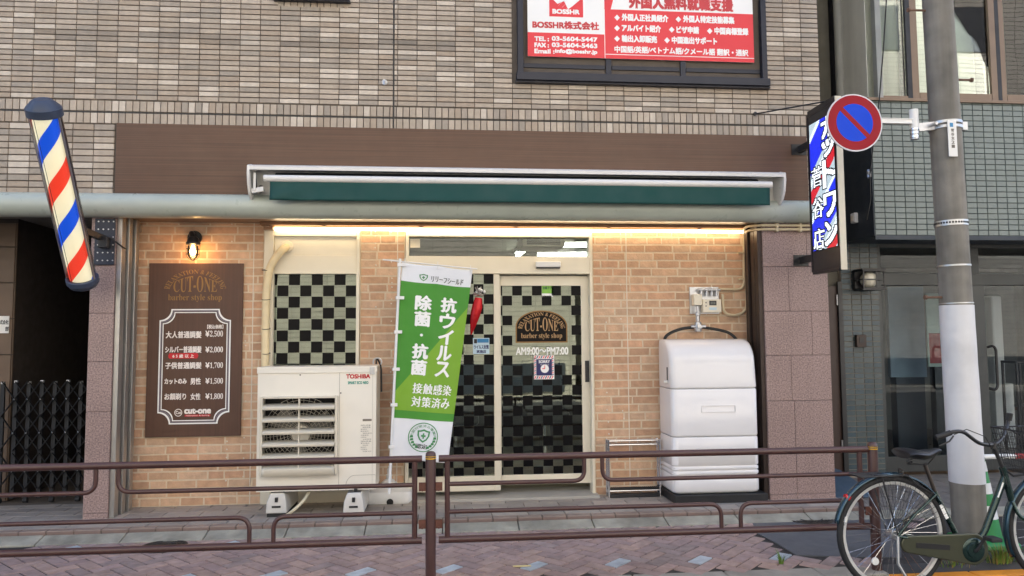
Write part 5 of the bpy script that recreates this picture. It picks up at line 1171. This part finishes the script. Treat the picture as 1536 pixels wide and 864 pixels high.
# bay windows
m_brz = mat('bronze_frame', rgb(122,104,88), .42, .4, var=.08); m_dkw = mat('dark_recess', (.025,.025,.028), .6)
b = MB(); b.box(XL-.03, XE, NF-.03, NF+.12, zsill-.03, zsill+.0); b.box(XL-.03, XL+.0, NF+.12, NB+.3, zsill-.03, zsill+.0); b.build('window_sill', m_brz, nbld, bevel=.003)
wz0, wz1 = zsill+.001, zsill+1.9; Xp = lambda px: P(px, 80, NF+.03).x
frames = [(Xp(1312), Xp(1320), mat('pale_frame', rgb(150,152,148), .5)), (Xp(1357), Xp(1364), m_dkw), (Xp(1364), Xp(1374), m_brz), (Xp(1482), Xp(1491), m_brz), (Xp(1491), Xp(1497), m_dkw), (Xp(1497), Xp(1504), m_brz), (Xp(1640), Xp(1652), m_brz)]
for a, c, mm in frames: MB().box(a, c, NF-.0, NF+.07, wz0, wz1).build('window_frame', mm, nbld, bevel=.002)
b = MB(); b.box(Xp(1374.5), Xp(1481.5), NF+.0, NF+.06, wz0, wz0+.07); b.box(Xp(1504.5), Xp(1639), NF+.0, NF+.06, wz0, wz0+.07); b.box(Xp(1320.3), Xp(1356.7), NF+.0, NF+.06, wz0, wz0+.03); b.build('window_frame', m_brz, nbld, bevel=.002)
for i_, (a, c) in enumerate(((1320,1357), (1374,1482), (1504,1640))): MB().box(Xp(a)+.001, Xp(c)-.001, NF+.03, NF+.036, wz0, wz1).build('window_pane', m_glass_clear, nbld)
MB().box(XL+.03, XL+.036, NF+.07, NB+.25, wz0, wz1).build('pale_side_panel', mat('opaque_pale_panel', rgb(206,206,196), .5, var=.05, streak=.1), nbld)  # opaque pale panel added for the curtained side pane, which rendered too dark
b = MB(); b.box(XL-.005, XL+.05, NF+.62, NF+.70, wz0, wz1); b.build('window_frame', m_dkw, nbld)
m_curt = mat('grey_curtain', rgb(200,200,192), .85, var=.05)
def curtain(fn, n, nm):
    b = MB(); rows = [[fn(i/n)[:2]+(z_,) for i in range(n+1)] for z_ in (wz0, wz1)]; b.loft(rows, cap=False, closed=False); return b.build(nm, m_curt, nbld, smooth=70)
curtain(lambda t: (XL+.42-.36*t+.012*math.sin(t*40), NF+.14+t*.8), 60, 'curtain'); curtain(lambda t: (Xp(1374)+t*(Xp(1482)-Xp(1374)), NF+.22+.006*math.sin(t*14)), 50, 'curtain'); curtain(lambda t: (Xp(1504)+t*1.3, NF+.3+.01*math.sin(t*30)), 50, 'curtain')
MB().box(XL+.1, XE, NF+1.6, NF+1.62, wz0-.02, wz1).build('room_back', mat('dim_room', rgb(88,86,80), .9), nbld)
MB().box(XL+.04, XE, NF+.13, NF+1.6, wz0-.06, wz0-.03).build('room_floor', mat('dim_room'), nbld)
# glazed shop front
m_sf = mat('dark_grey_aluminium', rgb(66,68,68), .42, .4, var=.06, grime=.1); SFy = NB+.05
Xs = lambda px: P(px, 550, SFy).x; Zs = lambda py, px=1400: P(px, py, SFy).z
zfl = .07
b = MB(); b.box(XS+.001, XS+.05, SFy-.03, SFy+.07, zfl, zbay); b.box(XS+.05, XE, SFy-.03, SFy+.07, Zs(372), zbay); b.box(XS+.05, XE, SFy-.028, SFy+.07, Zs(428), Zs(411)); b.box(Xs(1440), Xs(1479), SFy-.03, SFy+.07, zfl, Zs(428)); b.box(Xs(1440), Xs(1474), SFy-.02, SFy+.07, Zs(411), Zs(372)); b.box(XS+.05, Xs(1440), SFy-.01, SFy+.06, zfl, zfl+.16); b.box(Xs(1479), XE, SFy-.01, SFy+.06, zfl, zfl+.16); b.box(Xs(1640), Xs(1660), SFy-.03, SFy+.07, zfl, zbay)
glass_front = glass_mat('shop_front_glass', 1.27, (.8,.85,.88))
sf = b.build('shop_front_frame', m_sf, nbld, bevel=.003)
for a, c, z0_, z1_ in ((XS+.05, Xs(1440), zfl+.16, Zs(428)), (Xs(1479), Xs(1640), zfl+.16, Zs(428)), (XS+.05, Xs(1440), Zs(411), Zs(372)), (Xs(1474), Xs(1640), Zs(411), Zs(372))):
    MB().box(a, c, SFy+.02, SFy+.026, z0_, z1_).build('pane', glass_front, sf)
for px in (1410, 1489):
    xx = Xs(px); s = 1 if px > 1450 else -1; z0_, z1_ = Zs(586), Zs(519); b = MB(); b.tube(fillet([(xx-s*.07, SFy-.01, z1_-.02), (xx-s*.03, SFy-.06, z1_), (xx, SFy-.06, z1_-.04), (xx, SFy-.06, z0_+.04), (xx-s*.03, SFy-.06, z0_), (xx-s*.07, SFy-.01, z0_+.02)], .04), .014, 10); b.build('pull_handle', m_black, sf, smooth=60)
rm = MB(); rm.box(XS-.2, XE, SFy+.1, 4.6, zfl-.05, zfl+.0); rm.build('shop_floor', mat('brown_shop_floor', rgb(92,74,60), .3, var=.15), nbld)
MB().box(XS-.2, XE, 4.5, 4.59, zfl, zbay+.05).build('shop_wall', mat('shop_wall_paint', rgb(120,122,120), .8), nbld)
dpn = thing('blue_reflection_board', 'tall pale blue board imitating a reflection in the neighbouring shop glass left of the white sheeted pole', 'reflection stand-in', (Xs(1345), 2.4, zfl))  # board inside stands in for the blue-grey reflection in the left pane
MB().box(P(1334,500,2.4).x, P(1388,500,2.4).x, 2.4, 2.46, P(1350,566,2.4).z, P(1350,430,2.4).z).build('panel', mat('pale_blue_board', rgb(150,168,182), .6), dpn, bevel=.005)
MB().box(P(1334,500,2.4).x+.05, P(1388,500,2.4).x-.05, 2.38, 2.5, zfl, P(1350,566,2.4).z-.001).build('base', m_nd, dpn)
pst = thing('red_reflection_board', 'pale board with red lower half imitating a reflection in the neighbouring shop glass', 'poster', (Xs(1402), 2.1, zfl))  # board inside stands in for the whitish and red reflection in the glass
MB().box(P(1391,500,2.1).x, P(1424,500,2.1).x, 2.1, 2.12, P(1400,550,2.1).z, P(1400,440,2.1).z).build('board', mat('pale_green_board', rgb(190,204,190), .6), pst); MB().box(P(1393,500,2.1).x, P(1424,500,2.1).x, 2.094, 2.099, P(1400,545,2.1).z, P(1400,500,2.1).z).build('red_field', mat('dusty_red', rgb(170,74,72), .6), pst); MB().box(P(1400,500,2.1).x, P(1418,500,2.1).x, 2.105, 2.2, zfl, P(1400,550,2.1).z-.001).build('stand', m_black, pst)
wpl = thing('white_pillar', 'bright white pillar inside the neighbouring shop seen through the right glass door', 'pillar', (P(1498,500,2.6).x, 2.6, zfl))
MB().box(P(1490,500,2.6).x, P(1506,500,2.6).x, 2.6, 2.9, zfl, P(1500,443,2.6).z).build('shaft', m_white, wpl, bevel=.03); MB().box(P(1484,500,2.55).x, P(1512,500,2.55).x, 2.5, 2.95, zfl, P(1500,575,2.55).z).build('plinth', m_white, wpl, bevel=.01)
stl = thing('wooden_stool', 'dark wooden stool inside the neighbouring shop near the right edge', 'stool', (P(1524,560,2.2).x, 2.2, zfl)); b = MB(); sx, sz = P(1526,540,2.2).x, P(1526,541,2.2).z
MB().box(sx-.1, sx+.16, 2.1, 2.36, sz-.03, sz).build('seat', mat('dark_walnut'), stl, bevel=.005)
for dx in (-.085, .145):
    for dy in (2.115, 2.345): MB().box(sx+dx-.012, sx+dx+.012, dy-.012, dy+.012, zfl, sz-.0305).build('leg', mat('dark_walnut'), stl)
tb = thing('low_display_table', 'low brown table behind the pillar inside the neighbouring shop', 'table', (P(1500,600,3.2).x, 3.2, zfl)); tx_ = P(1500,600,3.2).x; MB().box(tx_-.5, tx_+1.6, 3.0, 3.6, zfl+.42, zfl+.46).build('table_top', mat('brown_shop_floor'), tb)
for dx in (-.46, 1.56): MB().box(tx_+dx-.03, tx_+dx+.03, 3.05, 3.55, zfl, zfl+.4195).build('leg', mat('dark_walnut'), tb)
nl = thing('added_shop_light', 'lit tube light added on the ceiling of the neighbouring shop to brighten its inside', 'ceiling light', G(1500,383,2.62)); q0, q1 = G(1476,386,2.6), G(1545,386,2.6)  # lamp added to brighten the inside of the neighbouring shop
MB().tube([q0, q1], .03, 10).build('tube', mat('added_shop_tube', (.9,.9,.9), emit=(1,.96,.88), es=30), nl, smooth=50); MB().bar(q0+Vector((0,0,.055)), q1+Vector((0,0,.055)), .1, .04).build('base', m_white, nl)
# neighbour's wall lamp, bell box, cable
c0 = P(1303,420,NB-.12); nw = thing('caged_wall_lamp', 'black caged wall lamp with a pale round globe on the grey green tiles', 'wall lamp', c0)
q0, q1 = P(1278,436,NB), P(1308,406,NB); MB().box(q0.x, q1.x, NB-.06, NB-.007, q0.z, q1.z).build('back_box', m_black, nw, bevel=.006)
gw, gh = (P(1319,420,NB-.12).x-P(1288,420,NB-.12).x)/2, (P(1303,407,NB-.12).z-P(1303,433,NB-.12).z)/2
MB().lathe([(.001,-.085)]+[(.085*math.sin(a), -.085*math.cos(a)) for a in [PI*k/12 for k in range(1,12)]]+[(.001,.085)], c0, 24).build('globe', mat('opal_glass', rgb(226,222,206), .3), nw, smooth=60)
b = MB(); x0, x1, y0, y1, z0_, z1_ = c0.x-gw, c0.x+gw, c0.y-.1, NB-.0605, c0.z-gh, c0.z+gh
for X_ in (x0, x1, (x0+x1)/2+.03): b.box(X_-.006, X_+.006, y0, y0+.012, z0_, z1_)
for Z_ in (z0_, z1_, (z0_+z1_)/2): b.box(x0, x1, y0-.001, y0+.011, Z_-.006, Z_+.006); b.box(x0-.006, x0+.006, y0+.012, y1, Z_-.006, Z_+.006); b.box(x1-.006, x1+.006, y0+.012, y1, Z_-.006, Z_+.006)
b.box(x0-.02, x1+.01, y0-.01, y1, z1_+.0065, z1_+.02); b.box(x0-.02, x1+.01, y0-.01, y1, z0_-.02, z0_-.0065); b.build('cage', m_black, nw)
q0, q1 = P(1284,521,NB-.03), P(1298,502,NB-.03); ib = thing('intercom_box', 'small dark bronze intercom box on the grey green tiles below the caged lamp', 'intercom', q0); MB().box(q0.x, q1.x, NB-.05, NB-.007, q0.z, q1.z).build('case', mat('dark_bronze'), ib, bevel=.006); MB().box(q0.x+.03, q1.x-.03, NB-.054, NB-.0502, q0.z+.045, q1.z-.03).build('grille', m_black, ib)
b = MB(); b.tube([P(1332,-40,NF-.08), P(1326,60,NF-.07), P(1319,150,NF-.05), P(1310,215,NF-.03), P(1305,262,NF-.02), P(1306,300,NF-.015), P(1300,330,NF+.05)], .0065, 6); cbk = thing('overhead_cable', 'thin black cable hanging down the corner of the grey green tiled bay', 'cable', P(1319,150,NF)); b.build('cable', m_rubber, cbk, smooth=60)
b = MB(); q = P(1303,261,NF); b.lathe([(.001,-.03), (.02,-.028), (.022,.028), (.001,.03)], (XL-.02, NF+.02, q.z), 10); b.bar((XL-.04, NF+.0, q.z-.04), (XL-.01, NF+.05, q.z+.05), .02, .02); b.build('anchor', m_steel, cbk)
q = P(1287,327,NF+.3); wb_ = thing('cable_box', 'small white cable box on the dark side of the tiled bay', 'cable box', q); MB().box(XL-.05, XL-.0065, NF+.26, NF+.34, q.z-.055, q.z+.05).build('case', m_white, wb_, bevel=.01); MB().box(XL-.056, XL-.0505, NF+.28, NF+.32, q.z-.03, q.z+.02).build('cover', m_cream, wb_, bevel=.002)
# forecourt and ramp
fb = MB(); rect_tiles(fb, lambda u, v, w: Vector((u, v, .022+w)), 3.505, 9, -.37, NB+.1, .3, .3, .006, lambda i, j: jit3(rgb(118,112,106), .08), t=.008, ch=.002); struct(fb.build('forecourt_paving', mat('forecourt_slab', attr=True, rough=.8, var=.2, scale=9, bump=.001, bscale=120, grime=.3))); struct(MB().box(3.503, 9.2, -.372, NB+.3, -.2, .024).build('forecourt', m_mort))
rp = MB(); x0, x1 = 3.52, 3.95; rp.loft([[(x, .12, .031), (x, NB-.02, .031), (x, NB-.02, .17), (x, .75, .17), (x, .12, .045)] for x in (x0, x1)]); o = rp.build('access_ramp', mat('blue_grey_rubber', rgb(66,86,104), .6, var=.12, grime=.2), bevel=.008); tag(o, 'blue grey rubber ramp up to the dark brown side door', 'ramp')
# ------------------------------------------------------------------ the bicycle
WY, RZ = -1.95, -.085
bk = thing('bicycle', 'dark green step-through city bicycle with a black basket parked beside the utility pole', 'bicycle', (P(1338,804,WY).x, WY, RZ))
def Bp(px, py, dy=0.): return P(px, py, WY+dy)
rc = Bp(1338, 801); wr = rc.z-RZ; fc = Bp(1590, 800); fc.z = rc.z
m_green = mat('dark_green_metallic', rgb(40,62,58), .25, .55, var=.04, coat=.5); m_fend = mat('blue_green_fender', rgb(52,78,92), .25, .6, var=.05, coat=.4); m_tyre = mat('tyre_rubber', (.018,.018,.02), .75, var=.2, bump=.001, bscale=300)
m_rim = mat('silver_rim', (.78,.78,.76), .3, .6)
def ring3(c, r, n=64, dy=0): return [Vector((c.x+r*math.cos(2*PI*k/n), c.y+dy, c.z+r*math.sin(2*PI*k/n))) for k in range(n)]
def wheel(c):
    b = MB(); b.tube(ring3(c, wr-.019), .019, 12, closed=True); w = b.build('wheel', m_tyre, bk, smooth=60)
    b = MB(); n = 64
    rg = [[Vector((c.x+r*math.cos(2*PI*k/n), c.y+y, c.z+r*math.sin(2*PI*k/n))) for k in range(n)] for r, y in ((wr-.034,-.013), (wr-.052,-.011), (wr-.056,0), (wr-.052,.011), (wr-.034,.013), (wr-.034,-.013))]
    b.loft(rg, cap=False); b.build('rim', m_rim, w, smooth=60)
    b = MB()
    for k in range(36):
        a = 2*PI*k/36; s = 1 if k % 2 else -1; a2 = a+s*.9*(1 if (k//2) % 2 else -1); h = Vector((c.x+.022*math.cos(a2), c.y+s*.03, c.z+.022*math.sin(a2))); b.tube([h, (c.x+(wr-.053)*math.cos(a), c.y, c.z+(wr-.053)*math.sin(a))], .0012, 5)
    b.build('spokes', m_chrome, w); b = MB(); b.tube([c-Vector((0,.06,0)), c+Vector((0,.06,0))], .008, 10); b.tube([c-Vector((0,.035,0)), c+Vector((0,.035,0))], .024, 16); b.build('hub', m_steel, w, smooth=40); return w
w1 = wheel(rc); w2 = wheel(fc)
q = Bp(1311, 841); MB().lathe([(.001,-.008), (.022,-.007), (.024,.0), (.022,.007), (.001,.008)], (q.x, WY-.012, q.z), 14, 'y').build('spoke_reflector', m_white, w1, smooth=40)
def fender(c, a0, a1, r, nm):
    b = MB(); n = 36; rows = []
    for k in range(n+1):
        a = a0+(a1-a0)*k/n; rows.append([Vector((c.x+(r-.012*abs(t)**2)*math.cos(a), c.y+t*.028, c.z+(r-.014*abs(t)**2)*math.sin(a))) for t in (-1,-.6,-.2,.2,.6,1)])
    b.loft(rows, cap=False, closed=False); o = b.build(nm, m_fend, bk, smooth=70); s = o.modifiers.new('thickness', 'SOLIDIFY'); s.thickness = .0022; return o
fe = fender(rc, math.radians(168), math.radians(28), wr+.022, 'rear_fender'); fender(fc, math.radians(206), math.radians(48), wr+.022, 'front_fender')
q = Bp(1265.5, 778); MB().obox(q+Vector((0,-.0,0)), Vector((.006,0,0)), Vector((0,.026,0)), Vector((.004,0,.016))).build('white_mark', m_white, fe)
q = Bp(1272, 746); MB().lathe([(.001,-.022), (.02,-.02), (.022,.0), (.012,.016), (.001,.018)], (q.x, WY, q.z), 14, 'x').build('red_reflector', mat('red_reflector', rgb(196,30,36), .2, coat=.5), fe, smooth=40)
bb = Bp(1450, 821); 
b = MB(); b.tube([Bp(1401,737), Bp(1434,802), bb], .0165, 12); b.tube(fillet([Bp(1508,712), Bp(1475,803), bb], .10, 8), [.0205]*9+[.0205], 14) if False else b.tube(fillet([Bp(1508,712), Bp(1474,805), bb], .10, 8), .0205, 14)
for s in (-1, 1): b.tube([rc+Vector((0,s*.055,0)), Bp(1372,772,s*.05), Bp(1404,742,s*.02)], .0085, 10); b.tube([rc+Vector((0,s*.055,0)), Vector((bb.x, WY+s*.035, bb.z))], .0105, 10)
b.tube([Bp(1503,700), Bp(1518,752)], .021, 14); b.tube([bb-Vector((0,.036,0)), bb+Vector((0,.036,0))], .024, 16)
for s in (-1, 1): b.tube(fillet([Bp(1519,753,s*.02), Bp(1535,772,s*.05) if False else Bp(1530,778,s*.048), fc+Vector((-.05,s*.05,.03)), fc+Vector((0,s*.05,0))], .08), .0115, 10)
frm = b.build('frame', m_green, bk, smooth=60)
b = MB(); q0, q1 = Bp(1411,757,-.0175), Bp(1421,778,-.0175); b.bar(q0, q1, .022, .0016, (0,1,0)); q0, q1 = Bp(1505,724,-.0215), Bp(1497,746,-.0215); b.bar(q0, q1, .010, .0016, (0,1,0)); b.build('decal', m_wink, frm)
# chain guard: stadium from the hub to the ring round the crank
cg0, cg1 = Bp(1355,813), Bp(1451,820); pts = []
d = (cg1-cg0).normalized(); nrm = Vector((-d.z,0,d.x))
for k in range(13): a = PI/2+PI*k/12; pts.append(cg0+(d*math.cos(a)+nrm*math.sin(a))*.052)
for k in range(17): a = -PI/2+PI*k/16; pts.append(cg1+(d*math.cos(a)+nrm*math.sin(a))*.096 - d*.0)
MB().prism([(p.x, p.z) for p in pts], facade(WY-.05), -.012, .012).build('chain_guard', mat('olive_metallic', rgb(74,76,60), .38, .4, coat=.3, var=.02), bk, bevel=.008)
b = MB(); 
b.prism([((cg0+(cg1-cg0)*t+nrm*s).x, (cg0+(cg1-cg0)*t+nrm*s).z) for t, s in ((.1,-.016), (.62,-.016), (.62,.016), (.1,.016))], facade(WY-.062), .0005, .002); b.build('guard_slot', m_black, bk)
b = MB(); b.lathe([(.001,-.014), (.045,-.012), (.05,0)], (bb.x, WY-.0622, bb.z), 24, 'y'); b.lathe([(.05,-.006), (.07,-.004), (.074,0)], (bb.x, WY-.0622, bb.z), 28, 'y'); b.build('chain_ring_cover', mat('dark_green_metallic'), bk, smooth=40)
mb = MB(); q = Bp(1392,803,-.062); text(mb, 'classic', facade(WY-.0622), q.x-.03, q.x+.035, q.z-.006, q.z+.008, .0008, .001) if False else None
e1, e2 = Bp(1479,805,-.09), Bp(1421,838,.09)
b = MB(); b.tube([bb-Vector((0,.085,0)), bb+Vector((0,.085,0))], .010, 10); b.bar(bb+Vector((0,-.085,0)), e1, .018, .012, (0,1,0)); b.bar(bb+Vector((0,.085,0)), e2, .018, .012, (0,1,0)); b.build('crank', m_black, bk, bevel=.003)
for p, s in ((e1,-1), (e2,1)): b = MB(); c = p+Vector((.0,s*.055,0)); b.box(c.x-.035, c.x+.035, c.y-.04, c.y+.04, c.z-.012, c.z+.012); b.build('pedal', m_rubber, bk, bevel=.005)
# saddle
MB().tube([Bp(1387,696), Bp(1404,742)], .0125, 12).build('seat_post', mat('dull_steel', rgb(92,84,80), .35, .8), bk, smooth=40)
b = MB(); sec = [(1351,677,.10,.030), (1357,675,.118,.036), (1368,676,.12,.04), (1382,678,.085,.038), (1395,676,.045,.034), (1404,673,.03,.026), (1409,673,.022,.018)]; rg = []
for px, py, hw_, th in sec:
    c = Bp(px, py); rg.append([Vector((c.x, WY+hw_*math.cos(a), c.z-.01+(th*.55*math.sin(a) if math.sin(a) > 0 else th*1.0*math.sin(a)*(.5+.5*abs(math.sin(a)))))) for a in [2*PI*k/20 for k in range(20)]])
b.loft(rg); b.build('saddle', mat('black_vinyl', (.016,.017,.02), .38, bump=.0006, bscale=400), bk, smooth=60)
b = MB()
for s in (-1, 1):
    c = Bp(1364,689,s*.07); b.tube([c+Vector((.016*math.cos(a), .016*math.sin(a), -.028+a*.0022)) for a in [k*.5 for k in range(50)]][:40], .0035, 5); b.tube([Bp(1362,696,s*.06), Bp(1392,697,s*.02), Bp(1404,682,s*.015)], .004, 6)
b.build('saddle_spring', m_black, bk)
# carrier
b = MB(); zr = Bp(1330,712).z; xa, xb = Bp(1282,713).x, Bp(1354,712).x
for s in (-.06, -.02, .02, .06): b.tube(fillet([(xa,WY+s,zr+.0), (xb,WY+s,zr+.004), Bp(1372,725,s*.7), Bp(1402,742,s*.3)], .05), .005, 7)
for X_ in (xa, xa+.12, xa+.24, xb): b.tube([(X_,WY-.06,zr), (X_,WY+.06,zr)], .005, 7)
for s in (-1, 1): b.tube([(xa+.14,WY+s*.06,zr), rc+Vector((-.0,s*.062,.01))], .0045, 7)
b.tube(fillet([(xb-.03,WY-.04,zr+.004), (xb-.02,WY-.04,zr+.03), (xb+.0,WY+.04,zr+.03), (xb,WY+.04,zr)], .02), .004, 6); b.build('carrier', m_black, bk, smooth=50)
b = MB()
for s in (-1, 1):
    hbp = rc+Vector((.02,s*.05,.01))
    for k in range(15): a = math.radians(20+k*6.2); b.tube([hbp, (rc.x+(wr+.012)*math.cos(a), WY+s*.034, rc.z+(wr+.012)*math.sin(a))], .0011, 4)
    for t in (.45, .62, .78, .92): b.tube([(rc.x+(wr)*t*math.cos(math.radians(a))+.0, WY+s*(.05-.016*t), rc.z+(wr)*t*math.sin(math.radians(a))) for a in range(22, 108, 8)], .0011, 4)
b.build('skirt_net', m_black, bk)
b = MB(); b.tube([rc+Vector((0,-.06,0)), Bp(1347,845,-.08), Vector((Bp(1356,868).x, WY-.13, RZ+.01))], .0085, 8); b.build('kickstand', m_steel, bk, smooth=50)
# handlebar, stem, grips, levers, basket
b = MB(); b.tube(fillet([Bp(1404,656,-.17), Bp(1441,644,-.19), Bp(1469,666,-.10), Bp(1491,668,0), Bp(1504,658,.12), Bp(1512,636,.2), Bp(1514,622,.2)], .07, 7), .0115, 12); b.tube([Bp(1488,664), Bp(1504,702)], .0125, 12); b.lathe([(.001,.02), (.02,.016), (.022,-.02), (.001,-.022)], Bp(1490,668), 14); hb_ = b.build('handlebar', m_black, bk, smooth=50)
b = MB(); b.tube([Bp(1404,656.5,-.17), Bp(1426,649,-.182)], .0165, 12); hb1 = b.build('grip', m_rubber, hb_, smooth=50); b = MB(); b.tube([Bp(1513,630,.2), Bp(1515,620,.19)], .018, 12); b.build('grip', m_rubber, hb_, smooth=50)
b = MB(); b.tube([Bp(1430,654,-.18), Bp(1424,662,-.20), Bp(1409,669,-.2)], .005, 7); b.tube([Bp(1512,642,.2), Bp(1524,650,.2), Bp(1534,662,.2)], .005, 7); b.build('brake_lever', m_black, hb_); b = MB(); b.tube([Bp(1431,652,-.18), Bp(1450,644,-.2), Bp(1478,655,-.12), Bp(1497,690,-.03), Bp(1512,730,-.03)], .0028, 6); b.tube([Bp(1511,640,.2), Bp(1500,650,.1), Bp(1502,690,.02)], .0028, 6); b.build('brake_cable', m_rubber, hb_)
bx0, bx1 = Bp(1490,690,.17).x, Bp(1490,690,.17).x+.36; bz0, bz1 = Bp(1520,716,-.14).z, Bp(1520,650,-.14).z
def basket_pt(s, t, side):
    fx0, fx1 = bx0+.05*(1-t), bx1-.04*(1-t); hy_ = .15+.03*t
    if side == 0: return Vector((fx0+(fx1-fx0)*s, WY-hy_, bz0+(bz1-bz0)*t))
    if side == 1: return Vector((fx0+(fx1-fx0)*s, WY+hy_, bz0+(bz1-bz0)*t))
    if side == 2: return Vector((fx0, WY-hy_+2*hy_*s, bz0+(bz1-bz0)*t))
    return Vector((fx1, WY-hy_+2*hy_*s, bz0+(bz1-bz0)*t))
b = MB()
for side in range(4):
    for k in range(17): b.tube([basket_pt(k/16, 0, side), basket_pt(k/16, 1, side)], .0019, 5)
    for t, r_ in ((0,.003), (.14,.0019), (.28,.0019), (.42,.0019), (.56,.0019), (.7,.0019), (.85,.0019), (1,.0055)): b.tube([basket_pt(0, t, side), basket_pt(1, t, side)], r_, 6)
for k in range(12): b.tube([basket_pt(k/11, 0, 0), basket_pt(k/11, 0, 1)], .0019, 5)
b.build('basket', m_black, bk); b = MB(); b.tube([Bp(1504,702), Bp(1520,714), (bx0+.16, WY, bz0-.004)], .007, 8); b.tube([fc+Vector((0,-.06,0)), (bx0+.2, WY-.1, bz0-.003)], .005, 8); b.build('basket_stay', m_black, bk)
# ------------------------------------------------------------------ weeds and scraps
m_leaf = mat('weed_green', rgb(96,128,52), .6, var=.2); m_dry = mat('dry_grass', rgb(134,120,70), .8, var=.2)
def tuft(name, label, c, n, h, sp, m2=None, wdt=.004):
    t = thing(name, label, 'weed', c)
    for mm, cnt, nm in ((m_leaf, n, 'leaves'), (m2, n//2, 'dry_stems')):
        if not mm: continue
        b = MB()
        for _ in range(cnt):
            a = random.uniform(0, 2*PI); r0_ = random.uniform(0, sp); l = h*random.uniform(.4, 1); ln = random.uniform(.1, .8)*l; p0 = Vector(c)+Vector((r0_*math.cos(a), r0_*math.sin(a)*.5, -.01)); dr = Vector((math.cos(a), math.sin(a), 0)); sd2 = Vector((-math.sin(a), math.cos(a), 0))*wdt
            p1 = p0+Vector((0,0,l*.6))+dr*ln*.3; p2 = p0+Vector((0,0,l))+dr*ln; i = b.vs([p0-sd2, p0+sd2, p1+sd2*.8, p1-sd2*.8, p2]); b.face((i,i+1,i+2,i+3)); b.face((i+3,i+2,i+4))
        b.build(nm, mm, t)
tuft('grass_tuft', 'tuft of green and dry grass at the foot of the utility pole', G(1503,841), 90, .13, .12, m_dry)
tuft('pavement_weed', 'small lone green weed growing from the pavers near the asphalt patch', G(1172,846), 14, .12, .012, None, .006)
tuft('dry_weeds', 'dry weeds at the left foot of the utility pole behind the chain guard', G(1432,846), 40, .05, .14, m_dry)
b = MB(); q = G(783,850); b.box(q.x-.06, q.x+.06, q.y-.012, q.y+.012, .003, .006); tag(b.build('paper_scrap', mat('pale_yellow_paper', rgb(214,196,140), .8)), 'pale yellow paper scrap lying on the brown pavers right of the railing post', 'litter')
# ------------------------------------------------------------------ the far side of the street (seen in the panes)
def far_block(name, label, x0, x1, h, wallc, dz):
    t = thing(name, label, 'building', ((x0+x1)/2, -12, 0)); w = mat(name+'_wall', wallc, .7, var=.06); N = w.node_tree.nodes; L = w.node_tree.links
    bk_ = N.new('ShaderNodeTexBrick'); bk_.inputs['Scale'].default_value = 1; bk_.inputs['Color1'].default_value = (*wallc, 1); bk_.inputs['Color2'].default_value = (*[c*.86 for c in wallc], 1); bk_.inputs['Mortar'].default_value = (*[c*.4 for c in wallc], 1); bk_.inputs['Brick Width'].default_value = .9; bk_.inputs['Row Height'].default_value = .13; bk_.inputs['Mortar Size'].default_value = .012; bk_.offset = 0
    tc = N.new('ShaderNodeTexCoord'); sp_ = N.new('ShaderNodeSeparateXYZ'); cb2 = N.new('ShaderNodeCombineXYZ'); L.new(tc.outputs['Object'], sp_.inputs[0]); L.new(sp_.outputs[0], cb2.inputs[0]); L.new(sp_.outputs[2], cb2.inputs[1]); L.new(cb2.outputs[0], bk_.inputs['Vector']); L.new(bk_.outputs[0], N['Principled BSDF'].inputs['Base Color'])
    MB().box(x0, x1, -20, -12, 0, h).build('wall', w, t); b = MB(); b.box(x0+.3, x1-.3, -12, -11.94, .1, .85); b.build('dark_base_band', m_nd, t)  # low dark band added to give the dark strip in the door reflection
    for zf in [z_ for z_ in (4.2, 6.9, 9.6) if z_ < h-1.6]:
        x = x0+1.2
        while x < x1-2: wdw = MB().box(x, x+1.6, -12.02, -11.96, zf, zf+1.3).build('window', m_nd, t); x += 3.1
far_block('opposite_flats', 'pale tiled block of flats on the far side of the street', -13, 3.5, 12.5, rgb(196,189,174), 0); far_block('opposite_white_block', 'white rendered block on the far side of the street', 3.9, 20, 11.5, rgb(206,201,190), 0)
struct(MB().box(-45, 45, -12, -11.1, -.2, .0).build('far_pavement', m_conc))
